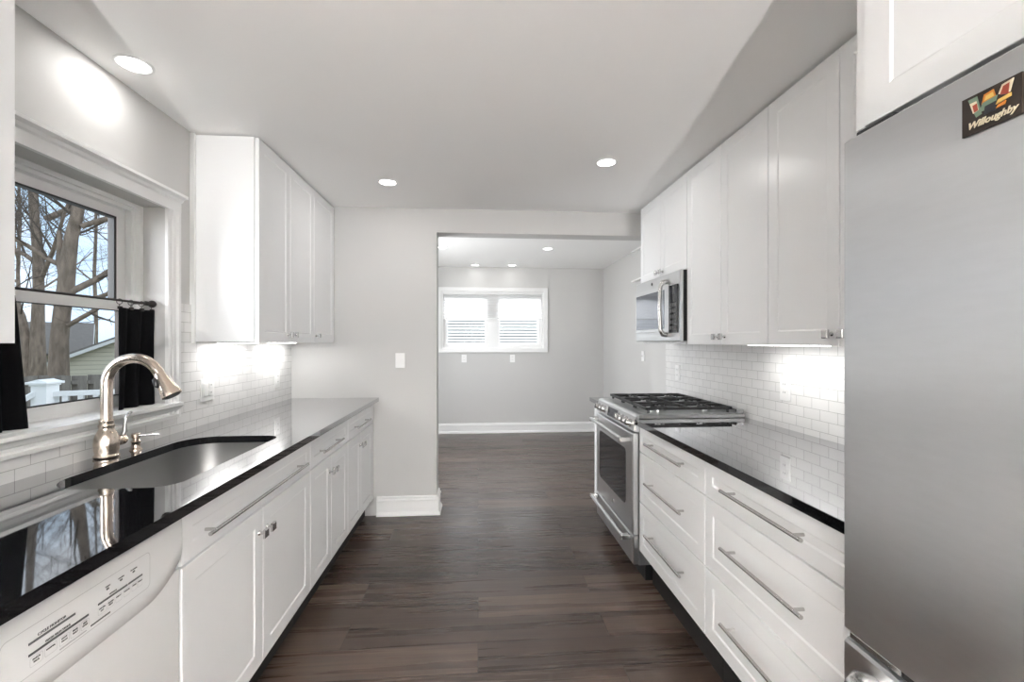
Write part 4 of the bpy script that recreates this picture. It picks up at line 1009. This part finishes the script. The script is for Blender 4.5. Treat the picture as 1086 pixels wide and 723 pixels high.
# bare trees
def limb_path(rnd, p, d, length, n, wander, lift):
    pts = [p.copy()]; d = d.normalized()
    for k in range(n):
        d = (d + Vector((rnd.uniform(-1, 1), rnd.uniform(-1, 1), rnd.uniform(-1, 1))) * wander + Vector((0, 0, lift))).normalized()
        p = p + d * (length / n); pts.append(p.copy())
    return pts, d
def grow(b, tw, rnd, p, d, length, r, depth, maxd):
    n = 6 if depth < 2 else 4
    pts, dl = limb_path(rnd, p, d, length, n, 0.16 + 0.05 * depth, 0.05)
    rads = [r * (1 - 0.6 * k / n) for k in range(n + 1)]
    (b if depth < 1 else tw).tube(pts, rads, 9 if depth < 1 else (6 if depth < 3 else 4), cap=False)
    if depth >= maxd: return
    nb = (6, 6, 5, 4, 3)[min(depth, 4)]
    for k in range(nb):
        i = min(n, max(1, int(n * (0.25 + 0.75 * (k + rnd.random() * .8) / nb))))
        base = pts[i]; dd = (pts[i] - pts[i - 1]).normalized()
        side = Vector((rnd.uniform(-1, 1), rnd.uniform(-1, 1), rnd.uniform(-0.35, 0.7)))
        side = (side - dd * side.dot(dd)).normalized()
        nd = dd * rnd.uniform(0.45, 0.9) + side * rnd.uniform(0.6, 1.0)
        grow(b, tw, rnd, base, nd, length * rnd.uniform(0.5, 0.72), rads[i] * rnd.uniform(0.36, 0.55), depth + 1, maxd)
def tree(label, stems, extra, seed, maxd=4):
    rnd = random.Random(seed)
    t = thing('bare_tree', label, 'tree', (stems[0][0][0][0], stems[0][0][0][1], GZ_), 'bare trees beyond the fence')
    tr = MB(); tw = MB()
    for pts, rads in stems:
        tr.tube(pts, rads, 16)
        for i in range(len(pts) // 2, len(pts)):
            for q in range(2):
                dd = Vector((rnd.uniform(-1, 1), rnd.uniform(-1, 1), rnd.uniform(0.1, 0.8)))
                grow(tr, tw, rnd, Vector(pts[i]), dd, rnd.uniform(2.2, 3.6), rads[i] * 0.22, 1, maxd)
    for p, d, ln, r in extra:
        grow(tr, tw, rnd, Vector(p), Vector(d), ln, r, 0, maxd)
    tr.build('trunk', 'bark', t, smooth=80); tw.build('branches', 'twig', t, smooth=80)
    return t
def stem(uvw, dist):
    pts, rads = [], []
    for u, v, w in uvw: pts.append(tuple(at(u, v, dist))); rads.append(w * 0.70 / 2 / F_PX * dist)
    return pts, rads
D1, D2 = 22.0, 13.5
tree('bare tree with a thick leaning trunk, left in the kitchen window',
     [stem([(41, 450, 26), (40, 400, 20), (40, 350, 16), (41, 305, 13), (40, 270, 12), (37, 235, 11), (35, 205, 11), (33, 160, 10), (30, 100, 8), (28, 30, 6)], D1),
      stem([(36, 440, 16), (31, 390, 14), (28, 360, 12), (22, 335, 11), (10, 310, 10), (-8, 280, 9), (-30, 240, 7)], D1)],
     [(tuple(at(49, 232, D1)), (0.9, 0.35, 0.55), 5.6, 0.15), (tuple(at(42, 300, D1)), (0.6, -0.5, 0.9), 5.8, 0.11), (tuple(at(40, 280, D1)), (-0.8, 0.2, 0.5), 5.6, 0.11)], 11)
tree('bare tree with the thickest trunk, centre of the kitchen window',
     [stem([(63, 460, 34), (62, 400, 25), (63, 360, 21), (66, 330, 20), (70, 304, 20), (72, 280, 19), (76, 250, 16), (81, 232, 15), (85, 210, 14), (90, 170, 12), (97, 110, 9), (104, 40, 6)], D2),
      stem([(69, 300, 14), (65, 278, 11), (64, 262, 8), (63, 245, 5)], D2)],
     [(tuple(at(74, 310, D2)), (1.0, 0.5, 0.55), 4.6, 0.10), (tuple(at(76, 322, D2)), (1.0, 0.4, 0.28), 4.4, 0.075), (tuple(at(72, 345, D2)), (1.0, 0.2, 0.62), 4.2, 0.07), (tuple(at(86, 240, D2)), (1.0, 0.5, 0.5), 4.0, 0.08), (tuple(at(72, 285, D2)), (-0.9, 0.1, 0.6), 3.6, 0.075)], 23)

rnd_ = random.Random(41)
for u, d_, lb in ((20, 34.0, 'slim bare background tree behind the leaning trunk'), (101, 46.0, 'slim bare background tree above the grey roof')):
    tree(lb, [stem([(u, 400, 6), (u + 1, 340, 5), (u - 1, 290, 4.5), (u + 1, 240, 4), (u, 190, 3), (u + 2, 130, 2)], d_)], [(tuple(at(u, 320, d_)), (0.9, 0.3, 0.8), 6.0, 0.09), (tuple(at(u, 300, d_)), (-0.9, -0.3, 0.8), 6.0, 0.09), (tuple(at(u, 280, d_)), (0.5, -0.8, 0.8), 6.0, 0.08)], rnd_.randint(0, 999), 4)
